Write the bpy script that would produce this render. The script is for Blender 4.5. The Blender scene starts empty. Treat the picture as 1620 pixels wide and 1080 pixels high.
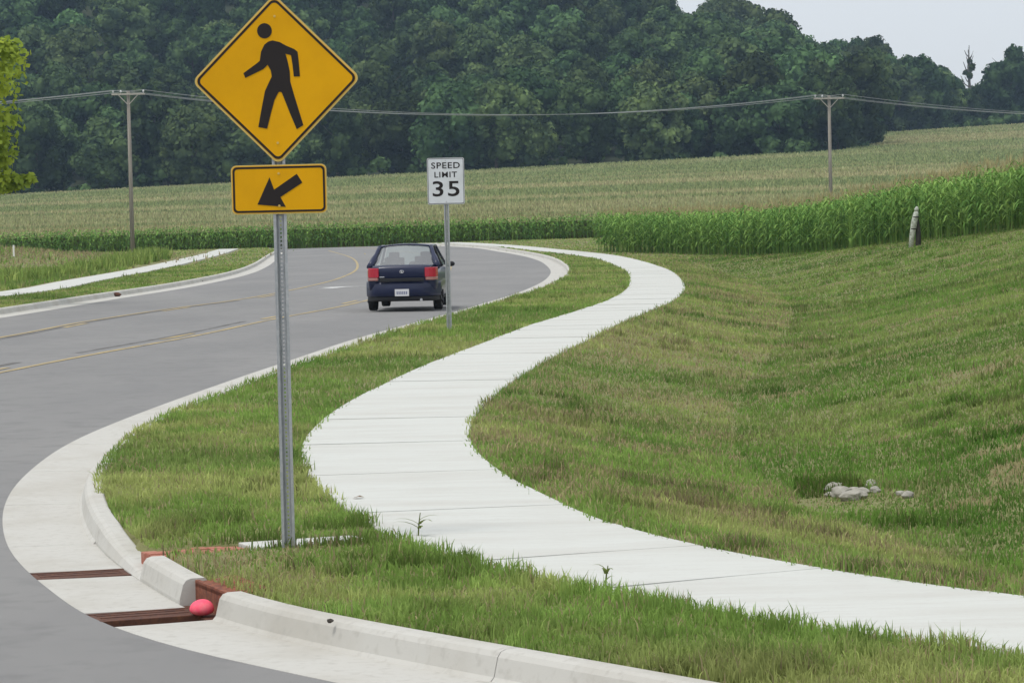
import bpy, bmesh, math, random
import numpy as np
from mathutils import Matrix, Vector
SC = bpy.context.scene
COL = SC.collection
rng = np.random.default_rng(7)
random.seed(7)
R = math.radians

# ------------------------------------------------------------------ camera
FPX = 5000.0                       # focal length in photograph pixels (1620 wide)
CAMZ = 2.25
PITCH = math.atan(240 / FPX)
ROLL = R(1.3)
F0 = np.array([0, math.cos(PITCH), -math.sin(PITCH)])
R0 = np.array([1.0, 0, 0]); U0 = np.array([0, math.sin(PITCH), math.cos(PITCH)])
RV = math.cos(ROLL) * R0 - math.sin(ROLL) * U0
UV = math.cos(ROLL) * U0 + math.sin(ROLL) * R0
cam = bpy.data.cameras.new('camera'); cam.sensor_width = 36; cam.lens = 36 * FPX / 1620
cam.clip_start = 0.3; cam.clip_end = 6000
cam_ob = bpy.data.objects.new('camera', cam); COL.objects.link(cam_ob)
M = Matrix.Identity(4)
for i in range(3):
    M[i][0] = RV[i]; M[i][1] = UV[i]; M[i][2] = -F0[i]
M[2][3] = CAMZ
cam_ob.matrix_world = M
SC.camera = cam_ob

# ------------------------------------------------------------------ world, sun, exposure
SUN_EL, SUN_AZ = R(67), R(232)     # azimuth clockwise from +Y
w = bpy.data.worlds.new('World'); SC.world = w; w.use_nodes = True
nt = w.node_tree; nt.nodes.clear()
sky = nt.nodes.new('ShaderNodeTexSky'); sky.sky_type = 'NISHITA'; sky.sun_disc = False
sky.sun_elevation = SUN_EL; sky.sun_rotation = SUN_AZ; sky.air_density = 1.0; sky.dust_density = 3.0; sky.ozone_density = 1.0
hs = nt.nodes.new('ShaderNodeHueSaturation'); hs.inputs['Saturation'].default_value = 0.35
mixc = nt.nodes.new('ShaderNodeMix'); mixc.data_type = 'RGBA'; mixc.inputs[0].default_value = 0.6
mixc.inputs[7].default_value = (10.0, 10.4, 10.8, 1)      # thin even cloud layer
bg = nt.nodes.new('ShaderNodeBackground'); bg.inputs[1].default_value = 0.1
wo = nt.nodes.new('ShaderNodeOutputWorld')
nt.links.new(sky.outputs[0], hs.inputs['Color']); nt.links.new(hs.outputs[0], mixc.inputs[6])
nt.links.new(mixc.outputs[2], bg.inputs[0]); nt.links.new(bg.outputs[0], wo.inputs[0])
sun = bpy.data.lights.new('sun', 'SUN'); sun.energy = 1.45; sun.angle = R(12); sun.color = (1, 0.96, 0.9)
sun_ob = bpy.data.objects.new('sun', sun); COL.objects.link(sun_ob)
sd = Vector((math.sin(SUN_AZ) * math.cos(SUN_EL), math.cos(SUN_AZ) * math.cos(SUN_EL), math.sin(SUN_EL)))
sun_ob.rotation_euler = (-sd).to_track_quat('-Z', 'Y').to_euler(); sun_ob.location = (0, 0, 60)
SC.view_settings.view_transform = 'Standard'; SC.view_settings.look = 'None'
SC.view_settings.exposure = 0.22; SC.view_settings.gamma = 1.0; SC.view_settings.use_curve_mapping = False

# ------------------------------------------------------------------ small helpers
def vnoise(x, y, scale, seed=0):
    """smooth lattice noise 0..1"""
    x = np.asarray(x, float) / scale + 1000.3 + seed * 17.7; y = np.asarray(y, float) / scale + 1000.7 + seed * 9.1
    xi = np.floor(x).astype(np.int64); yi = np.floor(y).astype(np.int64)
    fx = x - xi; fy = y - yi
    fx = fx * fx * (3 - 2 * fx); fy = fy * fy * (3 - 2 * fy)
    def h(a, b):
        n = (a * 374761393 + b * 668265263 + seed * 1442695) & 0xffffffff
        n = ((n ^ (n >> 13)) * 1274126177) & 0xffffffff
        return ((n ^ (n >> 16)) & 0xffff) / 65535.0
    return (h(xi, yi) * (1 - fx) + h(xi + 1, yi) * fx) * (1 - fy) + (h(xi, yi + 1) * (1 - fx) + h(xi + 1, yi + 1) * fx) * fy

def fbm(x, y, scale, seed=0):
    return 0.55 * vnoise(x, y, scale, seed) + 0.3 * vnoise(x, y, scale * .45, seed + 3) + 0.15 * vnoise(x, y, scale * .2, seed + 5)

def sstep(a, b, v):
    t = np.clip((v - a) / (b - a), 0, 1)
    return t * t * (3 - 2 * t)

# ------------------------------------------------------------------ materials
MATS = {}
def principled(name, col, rough=.7, metal=0, spec=.3, noise=None, bump=None, objrand=0, attr=None, coat=0, coord='Object'):
    """noise=(scale, colour2, contrast), bump=(scale,strength,distance)"""
    m = bpy.data.materials.new(name); m.use_nodes = True
    n = m.node_tree; b = n.nodes['Principled BSDF']
    b.inputs['Roughness'].default_value = rough; b.inputs['Metallic'].default_value = metal
    b.inputs['Specular IOR Level'].default_value = spec; b.inputs['Coat Weight'].default_value = coat
    src = None
    tc = n.nodes.new('ShaderNodeTexCoord')
    if attr:
        a = n.nodes.new('ShaderNodeAttribute'); a.attribute_name = attr; src = a.outputs['Color']
    if noise:
        items = noise if isinstance(noise, list) else [noise]
        for (sc, c2, lo, hi) in items:
            t = n.nodes.new('ShaderNodeTexNoise'); t.inputs['Scale'].default_value = sc if not isinstance(sc, tuple) else 1
            t.inputs['Detail'].default_value = 6; t.inputs['Roughness'].default_value = .6
            if isinstance(sc, tuple):
                mp = n.nodes.new('ShaderNodeMapping'); mp.inputs['Scale'].default_value = sc
                n.links.new(tc.outputs[coord], mp.inputs[0]); n.links.new(mp.outputs[0], t.inputs['Vector'])
            else:
                n.links.new(tc.outputs[coord], t.inputs['Vector'])
            r = n.nodes.new('ShaderNodeMapRange'); r.inputs[1].default_value = lo; r.inputs[2].default_value = hi
            n.links.new(t.outputs[0], r.inputs[0])
            mx = n.nodes.new('ShaderNodeMix'); mx.data_type = 'RGBA'
            n.links.new(r.outputs[0], mx.inputs[0])
            if src is None: mx.inputs[6].default_value = (*col, 1)
            else: n.links.new(src, mx.inputs[6])
            mx.inputs[7].default_value = (*c2, 1); src = mx.outputs[2]
    if objrand:
        oi = n.nodes.new('ShaderNodeObjectInfo'); hsv = n.nodes.new('ShaderNodeHueSaturation')
        r1 = n.nodes.new('ShaderNodeMapRange'); r1.inputs[3].default_value = 1 - objrand; r1.inputs[4].default_value = 1 + objrand
        n.links.new(oi.outputs['Random'], r1.inputs[0]); n.links.new(r1.outputs[0], hsv.inputs['Value'])
        ml = n.nodes.new('ShaderNodeMath'); ml.operation = 'MULTIPLY'; ml.inputs[1].default_value = 7.13
        fr = n.nodes.new('ShaderNodeMath'); fr.operation = 'FRACT'
        n.links.new(oi.outputs['Random'], ml.inputs[0]); n.links.new(ml.outputs[0], fr.inputs[0])
        r2 = n.nodes.new('ShaderNodeMapRange'); r2.inputs[3].default_value = .5 - .09 * objrand; r2.inputs[4].default_value = .5 + .06 * objrand
        n.links.new(fr.outputs[0], r2.inputs[0]); n.links.new(r2.outputs[0], hsv.inputs['Hue'])
        if src is None: hsv.inputs['Color'].default_value = (*col, 1)
        else: n.links.new(src, hsv.inputs['Color'])
        src = hsv.outputs[0]
    if src is None: b.inputs['Base Color'].default_value = (*col, 1)
    else: n.links.new(src, b.inputs['Base Color'])
    if bump:
        t = n.nodes.new('ShaderNodeTexNoise'); t.inputs['Scale'].default_value = bump[0]; t.inputs['Detail'].default_value = 5
        n.links.new(tc.outputs[coord], t.inputs['Vector'])
        bp = n.nodes.new('ShaderNodeBump'); bp.inputs['Strength'].default_value = bump[1]; bp.inputs['Distance'].default_value = bump[2]
        n.links.new(t.outputs[0], bp.inputs['Height']); n.links.new(bp.outputs[0], b.inputs['Normal'])
    MATS[name] = m
    return m

def leafmat(name, col=None, attr=None, trans=.3, objrand=0, vary=None):
    m = bpy.data.materials.new(name); m.use_nodes = True; n = m.node_tree; n.nodes.clear()
    o = n.nodes.new('ShaderNodeOutputMaterial'); d = n.nodes.new('ShaderNodeBsdfDiffuse'); t = n.nodes.new('ShaderNodeBsdfTranslucent')
    mx = n.nodes.new('ShaderNodeMixShader'); mx.inputs[0].default_value = trans
    n.links.new(d.outputs[0], mx.inputs[1]); n.links.new(t.outputs[0], mx.inputs[2]); n.links.new(mx.outputs[0], o.inputs[0])
    src = None
    if attr:
        a = n.nodes.new('ShaderNodeAttribute'); a.attribute_name = attr; src = a.outputs['Color']
    if vary:
        tc = n.nodes.new('ShaderNodeTexCoord'); tx = n.nodes.new('ShaderNodeTexNoise'); tx.inputs['Scale'].default_value = vary[0]; tx.inputs['Detail'].default_value = 3
        n.links.new(tc.outputs['Object'], tx.inputs['Vector'])
        r = n.nodes.new('ShaderNodeMapRange'); r.inputs[1].default_value = .35; r.inputs[2].default_value = .65
        n.links.new(tx.outputs[0], r.inputs[0])
        mc = n.nodes.new('ShaderNodeMix'); mc.data_type = 'RGBA'; mc.inputs[6].default_value = (*col, 1); mc.inputs[7].default_value = (*vary[1], 1)
        n.links.new(r.outputs[0], mc.inputs[0]); src = mc.outputs[2]
    if objrand:
        oi = n.nodes.new('ShaderNodeObjectInfo'); hsv = n.nodes.new('ShaderNodeHueSaturation')
        r1 = n.nodes.new('ShaderNodeMapRange'); r1.inputs[3].default_value = 1 - objrand; r1.inputs[4].default_value = 1 + objrand
        n.links.new(oi.outputs['Random'], r1.inputs[0]); n.links.new(r1.outputs[0], hsv.inputs['Value'])
        ml = n.nodes.new('ShaderNodeMath'); ml.operation = 'MULTIPLY'; ml.inputs[1].default_value = 7.13
        fr = n.nodes.new('ShaderNodeMath'); fr.operation = 'FRACT'
        n.links.new(oi.outputs['Random'], ml.inputs[0]); n.links.new(ml.outputs[0], fr.inputs[0])
        r2 = n.nodes.new('ShaderNodeMapRange'); r2.inputs[3].default_value = .5 - .03; r2.inputs[4].default_value = .5 + .025
        n.links.new(fr.outputs[0], r2.inputs[0]); n.links.new(r2.outputs[0], hsv.inputs['Hue'])
        n.links.new(src, hsv.inputs['Color']) if src is not None else None
        if src is None: hsv.inputs['Color'].default_value = (*col, 1)
        src = hsv.outputs[0]
    for s in (d, t):
        if src is not None: n.links.new(src, s.inputs[0])
        else: s.inputs[0].default_value = (*col, 1)
    MATS[name] = m
    return m

principled('concrete', (.50, .49, .455), .85, spec=.2, noise=[(1.1, (.42, .40, .355), .45, .75), (14, (.40, .385, .35), .52, .75)], bump=(90, .25, .004))
principled('walk_concrete', (.55, .56, .53), .85, spec=.15, noise=[((.5, 2.2, 1), (.49, .485, .45), .44, .72), ((2.5, 14, 1), (.50, .495, .465), .5, .75), (30, (.46, .45, .42), .58, .8)], bump=(110, .2, .003))
principled('joint', (.40, .39, .35), .95, noise=(6, (.16, .16, .10), .4, .7))
principled('asphalt', (.195, .193, .192), .85, spec=.25, noise=[((.35, .12, 1), (.24, .236, .23), .35, .7), (3.0, (.175, .173, .172), .5, .75), (160, (.25, .245, .24), .55, .8)], bump=(260, .5, .004))
principled('tar', (.11, .105, .10), .7, noise=[(2, (.19, .187, .185), .48, .62), (9, (.14, .135, .13), .4, .7)])
principled('yellow_line', (.46, .35, .15), .75, noise=[(1.2, (.25, .22, .17), .46, .66), (7, (.24, .20, .16), .5, .7), (60, (.30, .25, .16), .5, .75)])
principled('white_line', (.55, .55, .54), .7, noise=(9, (.25, .245, .24), .48, .7))
principled('rust_iron', (.095, .042, .03), .8, metal=.2, noise=[(12, (.16, .07, .04), .4, .7), (40, (.06, .035, .03), .5, .7)], bump=(60, .4, .004))
principled('rust_bright', (.26, .09, .05), .85, noise=[(14, (.13, .05, .035), .4, .65)], bump=(60, .4, .004))
principled('brick', (.36, .13, .09), .9, noise=[(20, (.42, .22, .16), .45, .7)], bump=(80, .4, .004))
principled('pit', (.02, .018, .016), .95)
principled('soil', (.20, .19, .08), .95, attr='Col', noise=[(.6, (.15, .17, .055), .62, .9), (5, (.27, .21, .13), .66, .9)], bump=(18, .8, .03))
principled('galv', (.36, .38, .40), .5, metal=.55, spec=.5, noise=[(30, (.46, .47, .48), .4, .7), ((18, 18, 2), (.28, .30, .32), .5, .75)])
principled('sign_yellow', (.70, .355, .004), .65, spec=.12, noise=(2.5, (.60, .30, .004), .4, .75))
principled('sign_black', (.012, .008, .008), .45, spec=.3)
principled('sign_edge', (.58, .42, .12), .5)
principled('sign_white', (.62, .645, .68), .45, spec=.35, noise=(5, (.54, .56, .58), .45, .75))
principled('sign_metal', (.42, .43, .44), .45, metal=.6)
principled('bolt', (.5, .5, .5), .35, metal=.9)
principled('pole_wood', (.30, .275, .24), .9, noise=[((14, 14, .6), (.19, .17, .145), .4, .65)], bump=(20, .4, .01))
principled('arm_wood', (.42, .40, .36), .9, noise=[(4, (.30, .28, .25), .4, .7)])
principled('porcelain', (.62, .63, .64), .3, spec=.5)
principled('wire', (.28, .30, .30), .5, metal=.4)
principled('pink', (.92, .10, .17), .55, spec=.3, noise=(9, (.86, .27, .28), .5, .8))
principled('white_flake', (.50, .54, .47), .7, noise=[(7, (.20, .22, .17), .5, .62), (25, (.34, .36, .30), .45, .6)])
principled('dark_wood', (.035, .032, .028), .9, noise=(9, (.07, .06, .05), .4, .7))
principled('stake_white', (.75, .75, .72), .6)
principled('marker_yellow', (.68, .55, .25), .6)
principled('stone', (.36, .345, .30), .9, noise=[(8, (.24, .225, .19), .4, .7)], bump=(25, .5, .02))
principled('dead_leaf', (.16, .105, .06), .9)
principled('bark', (.11, .09, .07), .95, noise=[((6, 6, 1.2), (.06, .05, .04), .4, .65)], bump=(10, .6, .03))
principled('snag_bark', (.16, .15, .14), .95)
principled('navy', (.005, .010, .042), .35, spec=.35, coat=.25, noise=(3, (.007, .013, .05), .4, .7))
principled('black_plastic', (.018, .018, .02), .6)
principled('tyre', (.016, .016, .016), .85, bump=(80, .3, .003))
principled('rim', (.42, .43, .44), .35, metal=.8)
principled('tail_red', (.40, .008, .03), .22, spec=.5, coat=.4)
principled('tail_clear', (.36, .17, .15), .25, spec=.5)
principled('plate_white', (.62, .62, .64), .5)
principled('plate_ink', (.12, .14, .25), .5)
principled('chrome', (.65, .66, .68), .2, metal=1)
principled('seat_cloth', (.07, .07, .075), .9)
g = bpy.data.materials.new('car_glass'); g.use_nodes = True; n = g.node_tree; n.nodes.clear()
o_ = n.nodes.new('ShaderNodeOutputMaterial'); tr = n.nodes.new('ShaderNodeBsdfTransparent'); tr.inputs[0].default_value = (.72, .80, .77, 1)
gl = n.nodes.new('ShaderNodeBsdfGlossy'); gl.inputs[1].default_value = .05; gl.inputs[0].default_value = (1, 1, 1, 1)
fr = n.nodes.new('ShaderNodeFresnel'); fr.inputs[0].default_value = 3.2
mx = n.nodes.new('ShaderNodeMixShader'); n.links.new(fr.outputs[0], mx.inputs[0]); n.links.new(tr.outputs[0], mx.inputs[1]); n.links.new(gl.outputs[0], mx.inputs[2])
n.links.new(mx.outputs[0], o_.inputs[0]); MATS['car_glass'] = g
leafmat('grass_blade', attr='Col', trans=.42)
leafmat('corn_leaf', attr='Col', trans=.25)
leafmat('oak_leaf', (.024, .046, .024), trans=.12, objrand=.5, vary=(.22, (.105, .165, .060)))
leafmat('bright_leaf', (.44, .52, .07), trans=.45, vary=(1.2, (.27, .36, .06)))
leafmat('weed_leaf', (.10, .17, .035), trans=.3, objrand=.2)
leafmat('sprout_leaf', (.16, .20, .06), trans=.3)

# ------------------------------------------------------------------ object helpers
def tag(o, label=None, cat=None, group=None, kind=None):
    if label: o['label'] = label
    if cat: o['category'] = cat
    if group: o['group'] = group
    if kind: o['kind'] = kind
    return o

def mesh_obj(name, V, Fc, mat, parent=None, smooth=False, loc=None):
    me = bpy.data.meshes.new(name); me.from_pydata([tuple(v) for v in V], [], [tuple(f) for f in Fc])
    me.materials.append(MATS[mat]); me.update()
    if smooth: me.polygons.foreach_set('use_smooth', [True] * len(me.polygons))
    o = bpy.data.objects.new(name, me); COL.objects.link(o)
    if parent: o.parent = parent
    if loc is not None: o.location = loc
    return o

def fast_obj(name, V, Fc, mat, cols=None, parent=None, smooth=False):
    """V (n,3), Fc (m,k) numpy arrays of equal-sided faces (or list of such arrays)"""
    me = bpy.data.meshes.new(name); V = np.ascontiguousarray(V, np.float32)
    lst = Fc if isinstance(Fc, list) else [Fc]
    me.vertices.add(len(V)); me.vertices.foreach_set('co', V.ravel())
    loops = np.concatenate([a.ravel() for a in lst]).astype(np.int32)
    tot = np.concatenate([np.full(len(a), a.shape[1], np.int32) for a in lst]); start = np.concatenate([[0], np.cumsum(tot)[:-1]]).astype(np.int32)
    me.loops.add(len(loops)); me.loops.foreach_set('vertex_index', loops)
    me.polygons.add(len(tot)); me.polygons.foreach_set('loop_start', start)
    try: me.polygons.foreach_set('loop_total', tot)
    except Exception: pass
    if smooth: me.polygons.foreach_set('use_smooth', np.ones(len(tot), bool))
    me.update(calc_edges=True)
    if cols is not None:
        a = me.color_attributes.new('Col', 'FLOAT_COLOR', 'POINT')
        c4 = np.ones((len(V), 4), np.float32); c4[:, :3] = cols; a.data.foreach_set('color', c4.ravel())
    me.materials.append(MATS[mat])
    o = bpy.data.objects.new(name, me); COL.objects.link(o)
    if parent: o.parent = parent
    return o

def empty(name, loc=(0, 0, 0), rz=0):
    o = bpy.data.objects.new(name, None); COL.objects.link(o); o.location = loc; o.rotation_euler = (0, 0, rz); o.empty_display_size = .2
    return o

def copy_tree(o, parent=None):
    c = o.copy(); COL.objects.link(c); c.parent = parent
    for ch in list(o.children): copy_tree(ch, c)
    return c

class MB:
    """collects simple shapes into one mesh"""
    def __init__(s): s.V = []; s.F = []
    def add(s, V, Fc):
        b = len(s.V); s.V += [tuple(v) for v in V]; s.F += [tuple(i + b for i in f) for f in Fc]; return s
    def box(s, c, d, rz=0, bev=0):
        hx, hy, hz = d[0] / 2, d[1] / 2, d[2] / 2; V = []
        for z in (-hz, hz):
            for x, y in ((-hx, -hy), (hx, -hy), (hx, hy), (-hx, hy)):
                V.append((c[0] + x * math.cos(rz) - y * math.sin(rz), c[1] + x * math.sin(rz) + y * math.cos(rz), c[2] + z))
        return s.add(V, [(3, 2, 1, 0), (4, 5, 6, 7), (0, 1, 5, 4), (1, 2, 6, 5), (2, 3, 7, 6), (3, 0, 4, 7)])
    def tube(s, pts, rad, n=8, cap=True):
        pts = [Vector(p) for p in pts]; rad = rad if hasattr(rad, '__len__') else [rad] * len(pts); V = []; Fc = []
        for i, p in enumerate(pts):
            t = (pts[min(i + 1, len(pts) - 1)] - pts[max(i - 1, 0)]).normalized()
            a = t.cross(Vector((0, 0, 1)) if abs(t.z) < .9 else Vector((1, 0, 0))).normalized(); b = t.cross(a)
            for k in range(n):
                q = 2 * math.pi * k / n; V.append(p + (a * math.cos(q) + b * math.sin(q)) * rad[i])
        for i in range(len(pts) - 1):
            for k in range(n):
                k2 = (k + 1) % n; Fc.append((i * n + k, i * n + k2, (i + 1) * n + k2, (i + 1) * n + k))
        if cap: Fc += [tuple(range(n - 1, -1, -1)), tuple(range((len(pts) - 1) * n, len(pts) * n))]
        return s.add(V, Fc)
    def prism(s, poly, z0, z1, f=lambda x, y, z: (x, y, z)):
        n = len(poly); V = [f(x, y, z0) for x, y in poly] + [f(x, y, z1) for x, y in poly]
        return s.add(V, [tuple(range(n - 1, -1, -1)), tuple(range(n, 2 * n))] + [(i, (i + 1) % n, n + (i + 1) % n, n + i) for i in range(n)])
    def grid(s, P):
        nu, nv = len(P), len(P[0]); return s.add([v for r in P for v in r], [(i * nv + j, i * nv + j + 1, (i + 1) * nv + j + 1, (i + 1) * nv + j) for i in range(nu - 1) for j in range(nv - 1)])
    def build(s, name, mat, parent=None, smooth=False, bevel=0, auto=None):
        o = mesh_obj(name, s.V, s.F, mat, parent, smooth)
        if bevel:
            bm = bmesh.new(); bm.from_mesh(o.data)
            bmesh.ops.bevel(bm, geom=[e for e in bm.edges if len(e.link_faces) == 2 and e.calc_face_angle() > .6], offset=bevel, segments=2, affect='EDGES', profile=.6)
            bm.to_mesh(o.data); bm.free()
        return o

# ------------------------------------------------------------------ terrain heights
_gy = np.array([-60, 0, 40, 52, 70, 100, 160, 200, 230, 240, 246, 252, 262, 280, 400, 600, 800, 900, 1000, 2000.])
_gz = np.array([0, 0, 0, -.03, -.27, -.58, -1.15, -1.42, -1.56, -1.61, -1.75, -1.95, -2.0, -1.8, .2, 4.4, 9.0, 11, 12, 16])
_ty = np.linspace(-60, 2000, 8241); _tz = np.interp(_ty, _gy, _gz)
_k = np.ones(25) / 25; _tz = np.convolve(np.pad(_tz, 12, mode='edge'), _k, 'valid')
def G0(x, y):
    y = np.asarray(y, float)
    return np.interp(y, _ty, _tz) + np.asarray(x) * np.interp(y, [200, 250, 600, 1000], [0, .008, .03, .045])

def ray(px, py):
    d = F0 + (px - 810) / FPX * RV - (py - 540) / FPX * UV
    return d
_ts = np.concatenate([np.arange(6, 120, .02), np.arange(120, 1200, .1)])
def ground(px, py, fn=G0, dz=0.0):
    """first hit of a photo pixel's ray with a height function"""
    d = ray(px, py); P = _ts[:, None] * d[None, :] / d[1]
    diff = P[:, 2] + CAMZ - fn(P[:, 0], P[:, 1]) - dz
    i = int(np.argmax(diff < 0)) or len(_ts) - 1
    return np.array([P[i, 0], P[i, 1], P[i, 2] + CAMZ])

def at(px, py, y):
    """point on a pixel's ray at depth y"""
    d = ray(px, py); return np.array([d[0] / d[1] * y, y, CAMZ + d[2] / d[1] * y])

def catmull(P, ds=.3):
    P = np.asarray(P, float); Q = np.vstack([2 * P[0] - P[1], P, 2 * P[-1] - P[-2]]); out = []
    for i in range(1, len(Q) - 2):
        n = max(2, int(np.linalg.norm(Q[i + 1] - Q[i]) / ds)); t = np.linspace(0, 1, n, endpoint=False)[:, None]
        a, b, c, d = Q[i - 1], Q[i], Q[i + 1], Q[i + 2]
        out.append(.5 * ((2 * b) + (-a + c) * t + (2 * a - 5 * b + 4 * c - d) * t ** 2 + (-a + 3 * b - 3 * c + d) * t ** 3))
    out.append(P[-1:]); return np.vstack(out)

def resample(P, ds):
    s = np.concatenate([[0], np.cumsum(np.linalg.norm(np.diff(P, axis=0), axis=1))]); n = max(2, int(round(s[-1] / ds)) + 1)
    q = np.linspace(0, s[-1], n); return np.stack([np.interp(q, s, P[:, k]) for k in range(P.shape[1])], 1)

def smooth_line(P, ds=.3, win=2.5):
    P = resample(catmull(P, ds), ds); k = max(1, int(win / ds)) | 1; ker = np.ones(k) / k
    Q = np.stack([np.convolve(np.concatenate([P[0, c] + (np.arange(-(k // 2), 0)) * (P[1, c] - P[0, c]), P[:, c], P[-1, c] + np.arange(1, k // 2 + 1) * (P[-1, c] - P[-2, c])]), ker, 'valid') for c in range(2)], 1)
    return Q

def normals2(P):
    t = np.gradient(P, axis=0); t /= np.linalg.norm(t, axis=1)[:, None]; return np.stack([-t[:, 1], t[:, 0]], 1)   # left of travel

def offset(P, d): return P + normals2(P) * d

def pxline(pts, dz=0.0, fn=G0): return [ground(a, b, fn, dz)[:2] for a, b in pts]

def seg_dist(x, y, P):
    """distance from points to polyline P"""
    x = np.asarray(x, float).ravel(); y = np.asarray(y, float).ravel(); best = np.full(len(x), 1e9)
    for i in range(len(P) - 1):
        a, b = P[i], P[i + 1]; ab = b - a; L = ab @ ab + 1e-12
        t = np.clip(((x - a[0]) * ab[0] + (y - a[1]) * ab[1]) / L, 0, 1)
        best = np.minimum(best, (x - a[0] - t * ab[0]) ** 2 + (y - a[1] - t * ab[1]) ** 2)
    return np.sqrt(best)

# traced lines (photo pixels -> ground)
ROAD_DZ = -.14
flow_px = [(760, 1073), (620, 1048), (480, 1018), (340, 985), (268, 948), (205, 908), (155, 868), (131, 820), (130, 785), (150, 748), (205, 700), (300, 655), (440, 600), (560, 556), (690, 514), (790, 484), (860, 460), (893, 440), (892, 424), (862, 409), (805, 398), (750, 391)]
flowR = [np.array(p) for p in [(19, -11), (11, -.3), (7, 5.2), (4, 9.5), (1.9, 12.5)]] + pxline(flow_px, ROAD_DZ) + [np.array((-9.0, 251))]
flowR = smooth_line(flowR, .25, 2.0)
left_px = [(0, 498), (150, 474), (300, 450), (385, 430), (425, 408), (438, 397)]
flowL = [np.array(p) for p in [(8, -15), (2.4, -6.5), (-4.6, 3.1), (-9.9, 11.5), (-13.4, 22.5), (-14.6, 34), (-14.3, 46), (-13, 60)]] + pxline(left_px, ROAD_DZ) + [np.array((-20.5, 251))]
flowL = smooth_line(flowL, .4, 5.0)
sumA = [(-7.3, 14), (-8.3, 24), (-8.2, 34)]
lineA = smooth_line([np.array(p) for p in sumA] + pxline([(0, 592), (120, 568), (290, 537), (440, 505), (545, 485), (620, 466), (680, 446), (712, 427), (700, 411), (650, 400), (560, 391)], ROAD_DZ), .3, 4)
lineB = smooth_line([np.array(p) for p in [(-10.4, 20), (-11, 32), (-10.2, 42)]] + pxline([(0, 536), (130, 511), (260, 491), (380, 475), (480, 456), (540, 440), (565, 425), (557, 409), (520, 397)], ROAD_DZ), .3, 4)
walk_px = [(1620, 990), (1400, 962), (1200, 932), (1000, 895), (820, 850), (715, 800), (635, 745), (612, 692), (660, 637), (765, 577), (895, 520), (1020, 472), (1038, 446), (1015, 424), (950, 405), (870, 396), (800, 389)]
walkC = [np.array((14., 1.0)), np.array((8.5, 8.)), np.array((4.6, 13.1))] + pxline(walk_px) + [np.array((-6., 247))]
walkC = smooth_line(walkC, .3, 2.0)
WW = .76
walkL_, walkR_ = offset(walkC, WW), offset(walkC, -WW)
lwalk = smooth_line([np.array((-20.5, 55)), np.array((-18.5, 70))] + pxline([(0, 466), (130, 444), (220, 428), (285, 414), (332, 403), (362, 394)]), .4, 4)
ramp_a, ramp_b = ground(575, 850)[:2], ground(262, 871)[:2]

flowRd, flowLd = resample(flowR, .6), resample(flowL, 1.0)
backR, backL = offset(flowR, -.17), offset(flowL, .17)
def xof(P, y): 
    o = np.argsort(P[:, 1]); return np.interp(y, P[o, 1], P[o, 0])
walkRx = lambda y: xof(walkR_, y)
def bank(x, y):
    u = x - walkRx(y)
    p = np.interp(u, [-1, .3, 1.4, 2.6, 3.6, 6, 9, 12, 20, 40, 90], [0, 0, -.22, -.40, -.32, .15, .75, 1.3, 1.8, 2.1, 2.3])
    return p * (1 - sstep(112, 165, y)) * sstep(6, 12, np.asarray(y, float)) * sstep(-.2, .4, u)
def mound(x, y): return 1.0 * np.exp(-((x + 34) / 7.5) ** 2 - ((y - 186) / 16) ** 2)
crest_px = np.array([-400, 0, 1000, 1060, 1100, 1140, 1200, 1260, 1300, 1350, 1400, 1450, 1500, 1560, 1620, 1800])
crest_py = np.array([-130, -130, -60, 8, 24, 22, 36, 56, 58, 52, 70, 96, 128, 132, 122, 110])
def crest(x):
    px = 810 + x / 900 * FPX; py = np.interp(px, crest_px, crest_py); hz = 300 - (px - 810) * math.tan(ROLL)
    return CAMZ + (hz - py) / FPX * 900 - 16.5
def yfront(x): return np.interp(x, [-400, -120, 62, 72, 84, 95, 300], [585, 600, 605, 640, 790, 815, 830])
def G(x, y):
    x = np.asarray(x, float); y = np.asarray(y, float); b = G0(x, y) + bank(x, y) + mound(x, y)
    yf = yfront(x); t = sstep(0, 1, (y - yf) / np.maximum(900 - yf, 60)) 
    return b + t * np.maximum(crest(x) - b, 0) + .02 * (fbm(x, y, 1.3, 4) - .5) * sstep(0, 30, y)

def in_road(x, y):
    return (x > xof(backL, y)) & (x < xof(backR, y))
def walk_d(x, y): return seg_dist(x, y, resample(walkC, .5))

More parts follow.
